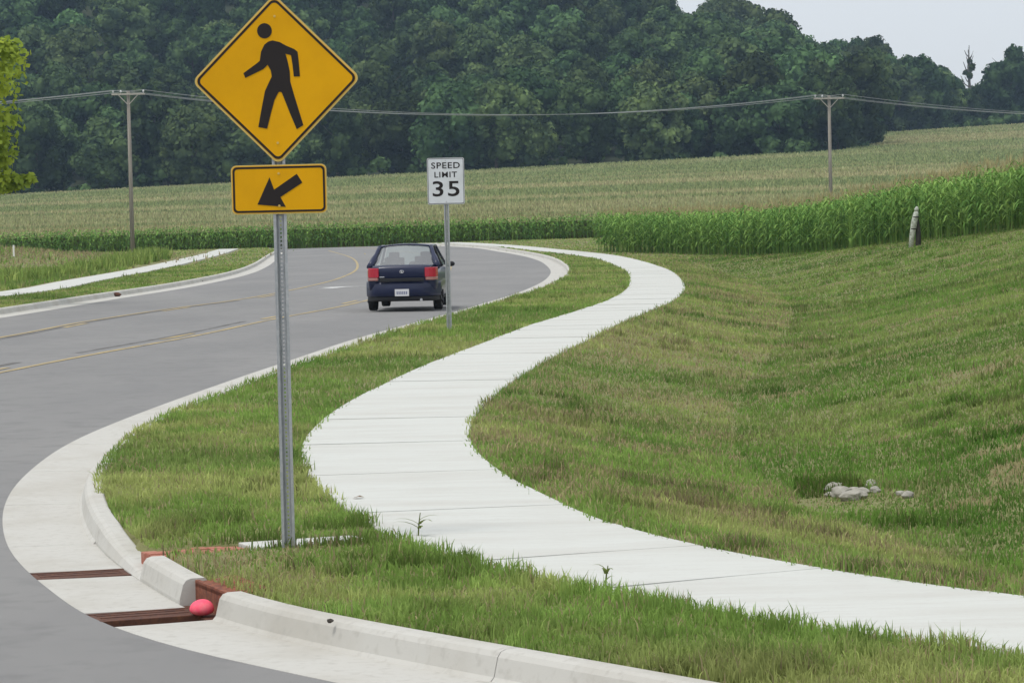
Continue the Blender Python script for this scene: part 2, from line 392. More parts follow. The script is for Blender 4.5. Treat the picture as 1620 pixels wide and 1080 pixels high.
# ------------------------------------------------------------------ the ground sheet
def build_ground():
    ys = [-20.0]
    while ys[-1] < 1990: ys.append(ys[-1] + max(.14 if ys[-1] > 10 else .6, .006 * ys[-1] if ys[-1] < 260 else 0.03 * (ys[-1] - 180)))
    ys = np.array(ys); us = np.linspace(-1, 1, 281)
    W = 17 + .30 * np.maximum(ys, 0)
    X = us[None, :] * W[:, None]; Y = np.repeat(ys[:, None], len(us), 1)
    Z = G(X, Y)
    near = Y < 262
    xf, yf = X[near], Y[near]
    dR = np.minimum(seg_dist(xf, yf, resample(backR, .8)), seg_dist(xf, yf, resample(backL, 1.5)))
    cut = np.where(in_road(xf, yf), .32 * sstep(-.02, .14, dR), 0)
    dw = np.minimum(walk_d(xf, yf), seg_dist(xf, yf, resample(lwalk, 1.0)))
    cut = np.maximum(cut, .12 * (1 - sstep(WW - .16, WW + .01, dw)))
    dr = seg_dist(xf, yf, np.array([ramp_a, ramp_b]))
    cut = np.maximum(cut, .10 * (1 - sstep(.16, .26, dr)))
    zz = Z[near] - cut; Z[near] = zz
    n1 = len(us); V = np.stack([X.ravel(), Y.ravel(), Z.ravel()], 1)
    i = np.arange((len(ys) - 1) * (n1 - 1)); r, c = i // (n1 - 1), i % (n1 - 1); b = r * n1 + c
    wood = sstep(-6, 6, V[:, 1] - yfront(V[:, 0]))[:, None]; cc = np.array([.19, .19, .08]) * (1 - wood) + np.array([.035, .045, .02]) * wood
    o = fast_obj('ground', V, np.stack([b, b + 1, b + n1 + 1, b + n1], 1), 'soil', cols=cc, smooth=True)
    tag(o, kind='structure')
build_ground()

# ------------------------------------------------------------------ road
def strip(Pa, Pb, za, zb):
    n = len(Pa); V = np.vstack([np.column_stack([Pa, za]), np.column_stack([Pb, zb])]); i = np.arange(n - 1)
    return V, np.stack([i, i + 1, i + 1 + n, i + n], 1)
def rz(P, dz): return G0(P[:, 0], P[:, 1]) + dz
def build_road():
    gR, gL = offset(flowR, .6), offset(flowL, -.6)
    ys = np.concatenate([np.arange(-11, 70, .5), np.arange(70, 250, 1.5)])
    xr, xl = xof(gR, ys), xof(gL, ys); k = 15; V = []; 
    for j in range(k):
        t = j / (k - 1); x = xl + (xr - xl) * t; V.append(np.column_stack([x, ys, G0(x, ys) + ROAD_DZ + .004 + .10 * (1 - (2 * t - 1) ** 2) * sstep(60, 20, ys) * 0 + .02 * (1 - (2 * t - 1) ** 2)]))
    n = len(ys); V = np.vstack(V); j, i = np.meshgrid(np.arange(k - 1), np.arange(n - 1), indexing='ij'); b = (j * n + i).ravel()
    road = fast_obj('road', V, np.stack([b, b + n, b + n + 1, b + 1], 1), 'asphalt', smooth=True); tag(road, kind='structure')
    def rzc(P):
        xr_, xl_ = xof(gR, P[:, 1]), xof(gL, P[:, 1]); t = np.clip((P[:, 0] - xl_) / (xr_ - xl_), 0, 1)
        return G0(P[:, 0], P[:, 1]) + ROAD_DZ + .004 + .02 * (1 - (2 * t - 1) ** 2)
    def mark(name, P, wd, mat, dz):
        a, b = offset(P, wd / 2), offset(P, -wd / 2); V, Fc = strip(a, b, rzc(a) + dz, rzc(b) + dz)
        fast_obj(name, V, Fc[:, ::-1], mat, parent=road)
    def dashes(P, on, off, wd, mat, dz, start=0):
        s = np.concatenate([[0], np.cumsum(np.linalg.norm(np.diff(P, axis=0), axis=1))]); p = start
        while p + on < s[-1] and np.interp(p, s, P[:, 1]) < 90:
            q = np.linspace(p, p + on, 12); mark('lane_dash', np.stack([np.interp(q, s, P[:, 0]), np.interp(q, s, P[:, 1])], 1), wd, mat, dz); p += on + off
    mark('lane_line', lineA, .11, 'yellow_line', .006)
    dashes(offset(lineA, .27), 3.0, 9.0, .12, 'yellow_line', .006, 4.3)
    mark('lane_line', lineB, .11, 'yellow_line', .006)
    dashes(offset(lineB, -.27), 3.0, 9.0, .12, 'yellow_line', .006, 7)
    mark('tar_seam', offset(lineA, .55)[40:110], .14, 'tar', .004); mark('tar_seam', offset(lineA, .42)[118:170], .12, 'tar', .004)
    mark('tar_seam', offset(lineB, -.16)[60:215], .15, 'tar', .004)
    # painted turn arrow in the middle lane
    c = ground(533, 456, G0, ROAD_DZ)[:2]; hx, hy = np.array([.17, .985]), np.array([.985, -.17])
    arrow = [(-1.2, 0), (-1.2, .12), (.2, .12), (.3, .5), (.9, .0), (.3, -.5), (.2, -.12), (-1.2, -.12)]
    V = [];
    for a, b in arrow:
        p = c + hy * b * 2.1 + hx * a * 1.4; V.append((p[0], p[1], float(rzc(np.array([p]))[0]) + .007))
    mesh_obj('turn_arrow', V, [tuple(range(len(V)))], 'white_line', road)
    return road
road = build_road()

# ------------------------------------------------------------------ kerbs with gutter pans
def arclen(P): return np.concatenate([[0], np.cumsum(np.linalg.norm(np.diff(P, axis=0), axis=1))])
def sub(P, S, a, b, ds):
    q = np.linspace(a, b, max(2, int((b - a) / ds) + 1)); return np.stack([np.interp(q, S, P[:, 0]), np.interp(q, S, P[:, 1])], 1)
def sweep(P, prof, hscale=None):
    """prof: list of (offset to grass side, dz); closed section swept along P"""
    N = -normals2(P); m = len(prof); V = []; 
    for i, p in enumerate(P):
        z0 = float(G0(p[0], p[1])) + ROAD_DZ; k = 1 if hscale is None else hscale[i]
        for (o, dz, up) in prof: V.append((p[0] + N[i, 0] * o, p[1] + N[i, 1] * o, z0 + dz + up * k))
    Fc = [(i * m + j, i * m + (j + 1) % m, (i + 1) * m + (j + 1) % m, (i + 1) * m + j) for i in range(len(P) - 1) for j in range(m)]
    Fc += [tuple(range(m - 1, -1, -1)), tuple(range((len(P) - 1) * m, len(P) * m))]
    return V, [f[::-1] for f in Fc]
FULL = [(-.60, .006, 0), (-.3, .002, 0), (-.02, 0, 0), (.0, 0, .02), (.025, 0, .115), (.045, 0, .14), (.075, 0, .15), (.155, 0, .15), (.17, 0, .135), (.17, -.2, 0), (-.60, -.2, 0)]
CURB = [(.0, -.05, 0), (.0, 0, .02), (.025, 0, .115), (.045, 0, .14), (.075, 0, .15), (.155, 0, .15), (.17, 0, .135), (.17, -.2, 0), (0, -.2, 0)]
PAN = [(-.60, .006, 0), (-.3, .002, 0), (-.02, 0, 0), (.0, -.001, 0), (.0, -.2, 0), (-.60, -.2, 0)]
SR, SL = arclen(flowR), arclen(flowL)
def s_at(px, py):
    p = ground(px, py, G0, ROAD_DZ)[:2]; return SR[np.argmin(np.linalg.norm(flowR - p, axis=1))]
s_near_end = s_at(323, 977); s_mid_a = s_at(286, 955); s_mid_b = s_at(222, 915); s_far = s_at(196, 898)
s_full = s_at(150, 862); s_g1 = s_at(205, 908)
kerb = empty('kerb', (0, 0, 0)); tag(kerb, kind='structure')
def sec(a, b, prof, ds=.3, hs=None, name='kerb_section', par=None, P=flowR, S=SR):
    Q = sub(P, S, a, b, ds); V, Fc = sweep(Q, prof, None if hs is None else np.interp(np.linspace(0, 1, len(Q)), [0, 1], hs))
    o = mesh_obj(name, V, Fc, 'concrete', par or kerb); return o
J = .006
def secs(a, b, prof, L, **kw):
    n = max(1, int(round((b - a) / L))); e = np.linspace(a, b, n + 1)
    for i in range(n): sec(e[i] + J / 2, e[i + 1] - J / 2, prof, **kw)
secs(0, s_near_end, FULL, 3.0)
GR = .20                                     # half length of a grate along the gutter
g2c = (s_near_end + s_mid_a) / 2 + .02
sec(s_mid_a, s_mid_b, CURB, .12)
sec(g2c + GR, s_g1 - GR, PAN, .12)
sec(s_g1 + GR, s_full, PAN, .2)
sec(s_mid_b + .005, s_full, CURB, .1, (.16, 1.0))
secs(s_full, s_full + 45, FULL, 3.0)
secs(s_full + 45, SR[-1] - 1, FULL, 6.0, ds=.8)
kerb2 = empty('kerb'); tag(kerb2, kind='structure')
flowLr = flowL[::-1]; SLr = arclen(flowLr)
n = 24; e = np.linspace(0, SLr[-1] - 62, n + 1)
for i in range(n): sec(e[i] + J, e[i + 1] - J, FULL, 1.0, par=kerb2, P=flowLr, S=SLr)

# iron grates in the gutter
def frame_at(s):
    p = np.array([np.interp(s, SR, flowR[:, 0]), np.interp(s, SR, flowR[:, 1])]); q = np.array([np.interp(s + .2, SR, flowR[:, 0]), np.interp(s + .2, SR, flowR[:, 1])]); t = (q - p) / np.linalg.norm(q - p)
    return p, math.atan2(t[1], t[0])
def grate(s, label, L=.36):
    p, a = frame_at(s); e = empty('drain_grate', (p[0], p[1], float(G0(p[0], p[1])) + ROAD_DZ), a)   # local x along flow, local -y to grass, +y to road
    tag(e, label, 'drain grate', 'iron grates across the gutter')
    m = MB(); h = L / 2; m.box((-h + .02, .30, -.03), (.04, .60, .07)); m.box((h - .02, .30, -.03), (.04, .60, .07)); m.box((0, .58, -.0335), (L - .08, .04, .07)); m.box((0, .02, -.0335), (L - .08, .04, .07))
    m.build('frame', 'rust_iron', e, bevel=.004)
    MB().box((0, .30, -.12), (L - .09, .51, .02)).build('pit_floor', 'pit', e)
    nb = 5
    for i in range(nb):
        xx_ = -h + .075 + i * ((L - .15) / (nb - 1)); MB().box((xx_, .30, -.022 + random.uniform(-.003, .003)), (.042, .519, .05)).build('bar', 'rust_iron', e, bevel=.004)
    return e
grate(g2c, 'rusty iron gutter grate beside the gap in the kerb')
grate(s_g1, 'rusty iron gutter grate where the kerb drops to the brick strip')
# rusty curb box filling the gap
p, a = frame_at((s_near_end + s_mid_a) / 2)
cb = empty('kerb_inlet', (p[0], p[1], float(G0(p[0], p[1])) + ROAD_DZ), a); tag(cb, 'rusty iron kerb inlet box in the gap of the concrete kerb', 'drain inlet')
gl_ = (s_mid_a - s_near_end)
MB().box((0, -.115, .04), (gl_ - .01, .03, .20)).build('back_plate', 'rust_bright', cb, bevel=.004)
m = MB(); m.add([(-gl_ / 2 + .01, -.10, .125), (gl_ / 2 - .01, -.10, .125), (gl_ / 2 - .01, -.34, .155), (-gl_ / 2 + .01, -.34, .155), (-gl_ / 2 + .01, -.10, .105), (gl_ / 2 - .01, -.10, .105), (gl_ / 2 - .01, -.34, .125), (-gl_ / 2 + .01, -.34, .125)], [(0, 1, 2, 3)[::-1], (4, 5, 6, 7), (0, 1, 5, 4), (1, 2, 6, 5), (2, 3, 7, 6), (3, 0, 4, 7)])
m.build('hood', 'rust_bright', cb)
MB().box((0, -.08, -.02), (gl_ - .012, .20, .02)).build('floor_plate', 'rust_iron', cb)

# pink ball in the gap
bp = ground(320, 972, G0, ROAD_DZ + .0)
bm = bmesh.new(); bmesh.ops.create_uvsphere(bm, u_segments=20, v_segments=12, radius=.066)
for v in bm.verts:
    v.co.z *= .55 if v.co.z < 0 else .88
    v.co.x *= 1.08; v.co *= 1 + .03 * math.sin(40 * v.co.x) * math.sin(35 * v.co.y + 1)
me = bpy.data.meshes.new('pink_ball'); bm.to_mesh(me); bm.free(); me.materials.append(MATS['pink']); me.polygons.foreach_set('use_smooth', [True] * len(me.polygons))
o = bpy.data.objects.new('pink_ball', me); COL.objects.link(o); o.location = (bp[0], bp[1] - .02, float(G0(bp[0], bp[1])) + ROAD_DZ + .034)
tag(o, 'bright pink half-sunken ball lying in the kerb gap by the grate', 'ball')

# ------------------------------------------------------------------ sidewalks
def walk(P, name, L, split_to, wd):
    par = empty(name); tag(par, kind='structure'); S = arclen(P); s = 0; top = .018
    i = 0
    while s < S[-1] - .3:
        mid = np.interp(s, S, P[:, 1]); ln = L if mid < split_to else 8.0
        e = min(s + ln, S[-1]); Q = sub(P, S, s + .004, e - .004, .4); N = normals2(Q); V = []; t = float(rng.normal(0, .003))
        for q, nn in zip(Q, N):
            z = float(G0(q[0], q[1])) + top + t
            for o, dz in ((wd, -.012), (wd - .012, 0), (-wd + .012, 0), (-wd, -.012), (-wd, -.11), (wd, -.11)): V.append((q[0] + nn[0] * o, q[1] + nn[1] * o, z + dz))
        m = 6; Fc = [(a * m + j, a * m + (j + 1) % m, (a + 1) * m + (j + 1) % m, (a + 1) * m + j) for a in range(len(Q) - 1) for j in range(m)] + [tuple(range(m - 1, -1, -1)), tuple(range((len(Q) - 1) * m, len(Q) * m))]
        mesh_obj('slab', V, [f[::-1] for f in Fc], 'walk_concrete', par); s = e; i += 1
    a, b = offset(P, wd - .03), offset(P, -wd + .03); V, Fc = strip(a, b, rz(a, -.012), rz(b, -.012)); fast_obj('joint_bed', V, Fc[:, ::-1], 'joint', parent=par)
    return par
walk(walkC, 'sidewalk', 1.52, 120, WW)
walk(lwalk, 'sidewalk', 4.0, 20, .72)

# little concrete strip and bricks leading from the walk to the kerb
d = ramp_b - ramp_a; L = np.linalg.norm(d); ang = math.atan2(d[1], d[0])
rs = empty('ramp_strip', (ramp_a[0], ramp_a[1], 0), ang); tag(rs, 'narrow concrete strip with red bricks running from the walk to the kerb', 'path')
MB().box((.1 + (L - .72) / 2, 0, -.047), (L - .55, .34, .10)).build('concrete_strip', 'walk_concrete', rs, bevel=.008)
x0 = .1 + (L - .72) / 2 + (L - .55) / 2 + .012
for i in range(6):
    for j in range(3):
        bx_ = x0 + .055 + i * .108; by = -.105 + j * .105
        MB().box((bx_, by, -.058 + random.uniform(-.006, .006)), (.10, .098, .09), random.uniform(-.03, .03)).build('brick', 'brick', rs, bevel=.006)

# ------------------------------------------------------------------ signs
def channel_post(parent, H, w=.085, mat='galv', holes=True, z0=-.35):
    """U-channel post with a row of punched holes; local -y faces the viewer"""
    pitch = .0254; n = int((H - z0) / pitch); xs = [-w / 2, -.026, -.016, -.0055, .0055, .016, .026, w / 2]; ysr = [-.012, -.012, .018, .018, .018, .018, -.012, -.012]
    zz = []
    for i in range(n): zz += [z0 + i * pitch, z0 + i * pitch + .0135]
    zz.append(z0 + n * pitch); V = []; Fc = []; k = len(xs)
    for z in zz: V += [(x, y, z) for x, y in zip(xs, ysr)]
    for i in range(len(zz) - 1):
        for j in range(k - 1):
            if holes and j == 3 and i % 2 == 1: continue
            Fc.append((i * k + j, i * k + j + 1, (i + 1) * k + j + 1, (i + 1) * k + j))
    o = mesh_obj('post', V, Fc, mat, parent); md = o.modifiers.new('t', 'SOLIDIFY'); md.thickness = .004; md.offset = 0
    return o
def rrect(w, h, r, n=6):
    P = []
    for cx, cy, a0 in ((w / 2 - r, h / 2 - r, 0), (-w / 2 + r, h / 2 - r, 90), (-w / 2 + r, -h / 2 + r, 180), (w / 2 - r, -h / 2 + r, 270)):
        for i in range(n + 1): a = R(a0 + 90 * i / n); P.append((cx + r * math.cos(a), cy + r * math.sin(a)))
    return P
def rot2(P, a): return [(x * math.cos(a) - y * math.sin(a), x * math.sin(a) + y * math.cos(a)) for x, y in P]
def ring(m, A, B, y0, y1, cz):
    n = len(A); V = [(x, y0, cz + z) for x, z in A] + [(x, y0, cz + z) for x, z in B] + [(x, y1, cz + z) for x, z in A] + [(x, y1, cz + z) for x, z in B]; Fc = []
    for i in range(n):
        j = (i + 1) % n; Fc += [(i, j, n + j, n + i), (2 * n + i, 3 * n + i, 3 * n + j, 2 * n + j), (i, 2 * n + i, 2 * n + j, j), (n + i, n + j, 3 * n + j, 3 * n + i)]
    m.add(V, Fc)
def panel(parent, name, poly, border, inner, y, cz, face, edge_mat, back=True):
    """plate, border line; coordinates (x, z) around cz; front at -y"""
    f = lambda a, b, z: (a, z, cz + b)
    pl = MB().prism(poly, y, y + .003, f).build(name, edge_mat, parent)
    fc = MB().prism(border, y - .0016, y - .0001, f).build('face', face, pl)
    m = MB(); ring(m, inner[0], inner[1], y - .0030, y - .0012, cz); m.build('border', 'sign_black', pl)
    return pl
gp = ground(457, 866)
gz = float(G(gp[0], gp[1]))
ped = empty('pedestrian_sign', (gp[0], gp[1], gz), R(-3)); tag(ped, 'yellow diamond pedestrian crossing sign with arrow plaque on galvanised post', 'road sign')
SCL = 249 * 864 / 280                      # zoomed pixels per metre on the sign
ppx = lambda px, py: (px - 424) / SCL
plz = 2.13 + .155; dz_ = plz + (925 - 392) / SCL
channel_post(ped, dz_ + .35)
a45 = R(45); S_ = .762
dia = lambda s, r: rot2(rrect(s, s, r), a45)
dp = panel(ped, 'diamond_panel', dia(S_, .048), dia(S_ - .022, .042), (dia(S_ - .028, .040), dia(S_ - .058, .030)), -.024, dz_, 'sign_yellow', 'sign_edge')
pq = panel(ped, 'arrow_plaque', rrect(.61, .312, .035), rrect(.596, .298, .03), (rrect(.588, .290, .028), rrect(.562, .264, .02)), -.024, plz, 'sign_yellow', 'sign_edge')
body = [(405, 200), (440, 208), (470, 225), (512, 243), (527, 256), (532, 300), (538, 375), (508, 376), (502, 320), (495, 272), (468, 265), (478, 300), (488, 350), (490, 400), (510, 470), (553, 612), (520, 631), (487, 552), (448, 452), (440, 449), (432, 451), (412, 490), (395, 550), (375, 628), (332, 620), (347, 540), (366, 445), (385, 405), (400, 375), (395, 345), (380, 318), (360, 338), (270, 381), (261, 358), (328, 310), (342, 298), (348, 255), (365, 220), (385, 205)]
def fig(poly, name, par, c):
    P = [((x - c[0]) / SCL, (c[1] - y) / SCL) for x, y in poly]; P = rot2(P, -ROLL * .8); P = P[::-1]
    cz = dz_ if c[1] < 500 else plz
    m = MB().prism(P, -.0285, -.0255, lambda a, b, z: (a, z, cz + b)); o = m.build(name, 'sign_black', par)
    bm = bmesh.new(); bm.from_mesh(o.data); bmesh.ops.triangulate(bm, faces=[f for f in bm.faces if len(f.verts) > 4]); bmesh.ops.recalc_face_normals(bm, faces=bm.faces); bm.to_mesh(o.data); bm.free()
fig(body, 'walking_figure', dp, (421, 390))
fig([(366 + 36 * math.cos(i * math.pi / 12), 153 + 37 * math.sin(i * math.pi / 12)) for i in range(24)], 'figure_head', dp, (421, 390))
fig([(318, 999), (378, 867), (400, 927), (512, 850), (539, 893), (431, 963), (457, 1011)], 'arrow', pq, (424, 925))
pl_speed = None
def bolt(par, x, y, z, r=.008):
    MB().tube([(x, y, z), (x, y - .006, z)], r, 6).build('bolt', 'sign_edge' if par is not pl_speed else 'sign_metal', par)
for z in (dz_ + .40, dz_ - .40): bolt(dp, 0, -.0256, z)
for z in (plz + .10, plz - .105): bolt(pq, 0, -.0285 if z < plz and False else -.0256, z)

sp = ground(711, 523); spd = empty('speed_sign', (sp[0], sp[1], float(G(sp[0], sp[1]))), R(-1)); tag(spd, 'white speed limit 35 sign on a thin galvanised post', 'road sign')
channel_post(spd, 2.80)
sz = 2.07 + .381
pl = MB().prism(rrect(.61, .762, .03), -.024, -.021, lambda a, b, z: (a, z, sz + b)).build('sign_panel', 'sign_metal', spd)
MB().prism(rrect(.596, .748, .028), -.0258, -.0241, lambda a, b, z: (a, z, sz + b)).build('face', 'sign_white', pl)
m = MB(); ring(m, rrect(.585, .737, .026), rrect(.571, .723, .022), -.0272, -.0254, sz); m.build('border', 'sign_black', pl)
def text(s, size, w, z, parent, mat, y, off, sq=None, name='lettering'):
    c = bpy.data.curves.new(name, 'FONT'); c.body = s; c.size = size; c.align_x = 'CENTER'; c.align_y = 'CENTER'; c.offset = off; c.extrude = .0008; c.resolution_u = 4; c.space_character = 1.12
    o = bpy.data.objects.new(name, c); COL.objects.link(o); bpy.context.view_layer.update()
    dg = bpy.context.evaluated_depsgraph_get(); me = bpy.data.meshes.new_from_object(o.evaluated_get(dg)); bpy.data.objects.remove(o)
    co = np.array([v.co[:] for v in me.vertices]); cx = (co[:, 0].max() + co[:, 0].min()) / 2; cy = (co[:, 1].max() + co[:, 1].min()) / 2
    kx = w / (co[:, 0].max() - co[:, 0].min()); ky = size / (co[:, 1].max() - co[:, 1].min())
    for v in me.vertices: x, yy, zz = v.co; v.co = ((x - cx) * kx, y - zz, z + (yy - cy) * ky)
    me.materials.clear(); me.materials.append(MATS[mat]); o = bpy.data.objects.new(name, me); COL.objects.link(o); o.parent = parent; return o
text('SPEED', .102, .47, sz + .255, pl, 'sign_black', -.0275, .0015)
text('LIMIT', .092, .37, sz + .105, pl, 'sign_black', -.0275, .0015)
text('35', .252, .44, sz - .125, pl, 'sign_black', -.0275, .003)
pl_speed = pl
for z in (sz + .335, sz - .335): bolt(pl, 0, -.0262, z)

# ------------------------------------------------------------------ blue saloon car
def build_car():
    cp = ground(637, 494, G0, ROAD_DZ); e = empty('car', (cp[0], cp[1], float(G0(cp[0], cp[1])) + ROAD_DZ + .022), R(-3.4))
    tag(e, 'dark blue saloon car with red tail lights driving away on the road', 'car')
    # length along +y (0 = rear bumper), x right, z up ; tyre bottom z=0
    st = [(0.03, .70, .60, .88), (.10, .77, .42, .975), (.45, .815, .30, .985), (.80, .835, .27, .985), (1.6, .845, .25, .96), (2.6, .845, .25, .93), (3.1, .835, .26, .90), (3.7, .80, .28, .82), (4.05, .73, .32, .72), (4.2, .60, .40, .62)]
    P = []
    for (l, hw, zb, zt) in st:
        zmid = zb + (zt - zb) * .5
        half = [(hw * .90, zb), (hw * .975, zb + .06), (hw, zmid), (hw * .985, zt - .16), (hw * .945, zt - .035), (hw * .86, zt), (hw * .4, zt + .018)]
        ringp = [(-x, l, z) for x, z in half] + [(x, l, z) for x, z in half[::-1]]; P.append(ringp)
    m = MB(); m.grid(P); nv = len(P[0]); m.F.append(tuple(range(nv))); m.F.append(tuple(range((len(P) - 1) * nv + nv - 1, (len(P) - 1) * nv - 1, -1)))
    # floor
    for i in range(len(P) - 1): m.F.append((i * nv, (i + 1) * nv, (i + 1) * nv + nv - 1, i * nv + nv - 1))
    b = m.build('body', 'navy', e, smooth=True)
    bm = bmesh.new(); bm.from_mesh(b.data); bmesh.ops.recalc_face_normals(bm, faces=bm.faces); bm.to_mesh(b.data); bm.free()
    sd_ = b.modifiers.new('s', 'SUBSURF'); sd_.levels = 2; sd_.render_levels = 2
    # greenhouse: rings (y at base, y at roof)
    zb_, zr_ = .975, 1.415; yb0, yb1, yr0, yr1 = .52, 3.02, 1.05, 2.28; wb, wr = .765, .575
    def gh(u, v):   # u along, v up
        y0 = yb0 + (yr0 - yb0) * v; y1 = yb1 + (yr1 - yb1) * v; zc = (.965 - .04 * u) * (1 - v) + zr_ * v - .03 * v * (abs(u - .4) * 1.2) ** 2
        return y0 + (y1 - y0) * u, wb + (wr - wb) * v ** .9, zc
    # roof skin
    rows = []
    for i in range(7):
        u = i / 6; y, wd, z = gh(u, 1); rows.append([(wd * t, y, z + .045 * (1 - t * t)) for t in np.linspace(-1, 1, 9)])
    roof = MB().grid(rows).build('roof', 'navy', e, smooth=True); md = roof.modifiers.new('t', 'SOLIDIFY'); md.thickness = .03; md.offset = 0
    # rear and front screens, with rails
    def screen(name, u, inset):
        r2 = []
        for i in range(5):
            v = .06 + .90 * i / 4; y, wd, z = gh(u, v); r2.append([((wd - inset) * t, y + (-.05 if u == 0 else .07) * (1 - t * t), z + .035 * (1 - t * t) * v) for t in np.linspace(-1, 1, 9)])
        return MB().grid(r2).build(name, 'car_glass', e, smooth=True)
    screen('rear_window', 0, .06); screen('windscreen', 1, .05)
    for s in (-1, 1):
        for u, nm in ((0, 'rear_pillar'), (1, 'front_pillar'), (.48, 'door_pillar')):
            pts = []; 
            for i in range(6):
                y, wd, z = gh(u, i / 5); pts.append((s * wd, y, z))
            w_ = .05 if u == 0 else .03
            MB().tube(pts, [w_ * 1.5 if (u == 0 and i < 3) else w_ for i in range(6)], 8).build(nm, 'navy' if u != .48 else 'black_plastic', e, smooth=True)
        for ua, ub in ((.03, .46), (.50, .97)):
            r3 = [[(s * gh(ua + (ub - ua) * k / 4, v)[1], gh(ua + (ub - ua) * k / 4, v)[0], gh(ua + (ub - ua) * k / 4, v)[2]) for k in range(5)] for v in (.04, .5, .96)]
            MB().grid(r3).build('side_window', 'car_glass', e, smooth=True)
        rr = [(s * gh(u, 1)[1], gh(u, 1)[0], gh(u, 1)[2] + .005) for u in np.linspace(0, 1, 6)]; MB().tube(rr, .028, 8).build('roof_rail', 'navy', e, smooth=True)
    # bumper, valance
    def hband(name, z0, z1, dep, wd, mat, y0=0, bulge=((0, .55), (.12, .85), (.3, 1), (.55, 1), (.8, .9), (1, .6))):
        N_ = 21; rows = []
        for (h, k) in ((0, -.9),) + tuple(bulge) + ((1, -.9),):
            z = z0 + (z1 - z0) * h; row = []
            for t in np.linspace(-1, 1, N_):
                c_ = abs(t) ** 3.5; row.append((wd * t * (1 if k > 0 else .985) * (.985 + .015 * max(k, 0)), y0 - dep * k * (1 - c_) + .34 * c_ * abs(t) ** 3, z))
            rows.append(row)
        return MB().grid(rows).build(name, mat, e, smooth=True)
    hband('rear_bumper', .33, .66, .10, .832, 'navy', .06)
    hband('rear_valance', .225, .345, .055, .80, 'black_plastic', .07)
    # boot lid
    rows = []
    for i, (y, z, wd) in enumerate([(.045, .665, .60), (.02, .74, .62), (.008, .83, .63), (.004, .915, .635), (.025, .985, .64), (.12, 1.005, .66), (.50, 1.01, .70)]):
        rows.append([(wd * t, y + .03 * t * t - .012, z + .015 * (1 - t * t)) for t in np.linspace(-1, 1, 9)])
    bl = MB().grid(rows).build('boot_lid', 'navy', e, smooth=True); md = bl.modifiers.new('t', 'SOLIDIFY'); md.thickness = .03; md.offset = -1
    MB().box((0, -.03, .70), (.98, .05, .075)).build('handle_recess', 'black_plastic', bl, bevel=.01)
    MB().tube([(.045 * math.cos(i * math.pi / 6) , -.018, .878 + .027 * math.sin(i * math.pi / 6)) for i in range(13)], .006, 6, False).build('emblem', 'chrome', bl)
    m = MB(); m.tube([(-.012, -.02, .862), (-.006, -.02, .894)], .005, 5); m.tube([(.012, -.02, .894), (.006, -.02, .862)], .005, 5); m.tube([(-.011, -.02, .878), (.011, -.02, .878)], .005, 5); m.build('emblem_letter', 'chrome', bl)
    MB().box((-.44, -.004, .765), (.11, .012, .02)).build('badge', 'chrome', bl, bevel=.003)
    for s in (-1, 1):   # tail lamps wrap round the corner
        def lamp(z0, z1, name, mat, par, pr=0):
            pts0 = [(.545, -.020), (.61, -.014), (.69, .012), (.752, .075), (.785, .24)]; f = []
            k0 = -.12
            V = [(s * (x + (k0 * (z1 - .68) if i == 0 else 0)), y - pr, z) for z in (z0, z1) for i, (x, y) in enumerate(pts0)] + [(s * (x - .03), y + .06, z) for z in (z0, z1) for x, y in pts0]
            n_ = 5; Fc = []
            for i in range(4): Fc += [(i, i + 1, n_ + i + 1, n_ + i), (10 + i, 15 + i, 16 + i, 11 + i), (5 + i, 6 + i, 16 + i, 15 + i), (i, 10 + i, 11 + i, i + 1)]
            Fc += [(0, 5, 15, 10), (4, 14, 19, 9)]
            o = MB().add(V, Fc).build(name, mat, par, bevel=.014)
            bm = bmesh.new(); bm.from_mesh(o.data); bmesh.ops.recalc_face_normals(bm, faces=bm.faces); bm.to_mesh(o.data); bm.free(); return o
        tl = lamp(.752, .965, 'tail_light', 'tail_red', e); lamp(.685, .750, 'reverse_lens', 'tail_clear', tl)
    pt = MB().box((0, -.057, .415), (.315, .012, .155)).build('licence_plate', 'plate_white', e, bevel=.004)
    for i in range(6): MB().box((-.105 + i * .042, -.0642, .41), (.024, .002, .062)).build('plate_mark', 'plate_ink', pt)
    for s in (-1, 1):
        for yy in (.83, 3.32):
            c = (s * (.728 if yy < 2 else .69), yy, .29); m = MB(); P2 = []
            for r_, xx in ((.19, .088), (.27, .092), (.29, .075), (.29, -.075), (.27, -.092), (.19, -.088)):
                P2.append([(c[0] + s * xx, c[1] + r_ * math.cos(q), c[2] + r_ * math.sin(q)) for q in np.linspace(0, 2 * math.pi, 25)])
            wh = m.grid(P2).build('wheel', 'tyre', e, smooth=True)
            m = MB(); m.tube([(c[0] + s * .06, c[1], c[2]), (c[0] + s * .085, c[1], c[2])], [.195, .185], 24); m.build('rim', 'rim', wh)
            for k in range(5): q = k * 2 * math.pi / 5; MB().tube([(c[0] + s * .088, c[1] + .05 * math.cos(q), c[2] + .05 * math.sin(q)), (c[0] + s * .088, c[1] + .16 * math.cos(q), c[2] + .16 * math.sin(q))], .035, 8).build('rim_hole', 'black_plastic', wh)
        mr = MB(); mr.tube([(s * .78, 2.62, .93), (s * .86, 2.60, .96)], .03, 8); mr.build('mirror_arm', 'black_plastic', e)
        m2 = bmesh.new(); bmesh.ops.create_uvsphere(m2, u_segments=12, v_segments=8, radius=1)
        me = bpy.data.meshes.new('mirror');
        for v in m2.verts: v.co = (v.co.x * .085 + s * .90, v.co.y * .06 + 2.6, v.co.z * .06 + .97)
        m2.to_mesh(me); m2.free(); me.materials.append(MATS['black_plastic']); o = bpy.data.objects.new('mirror', me); COL.objects.link(o); o.parent = e
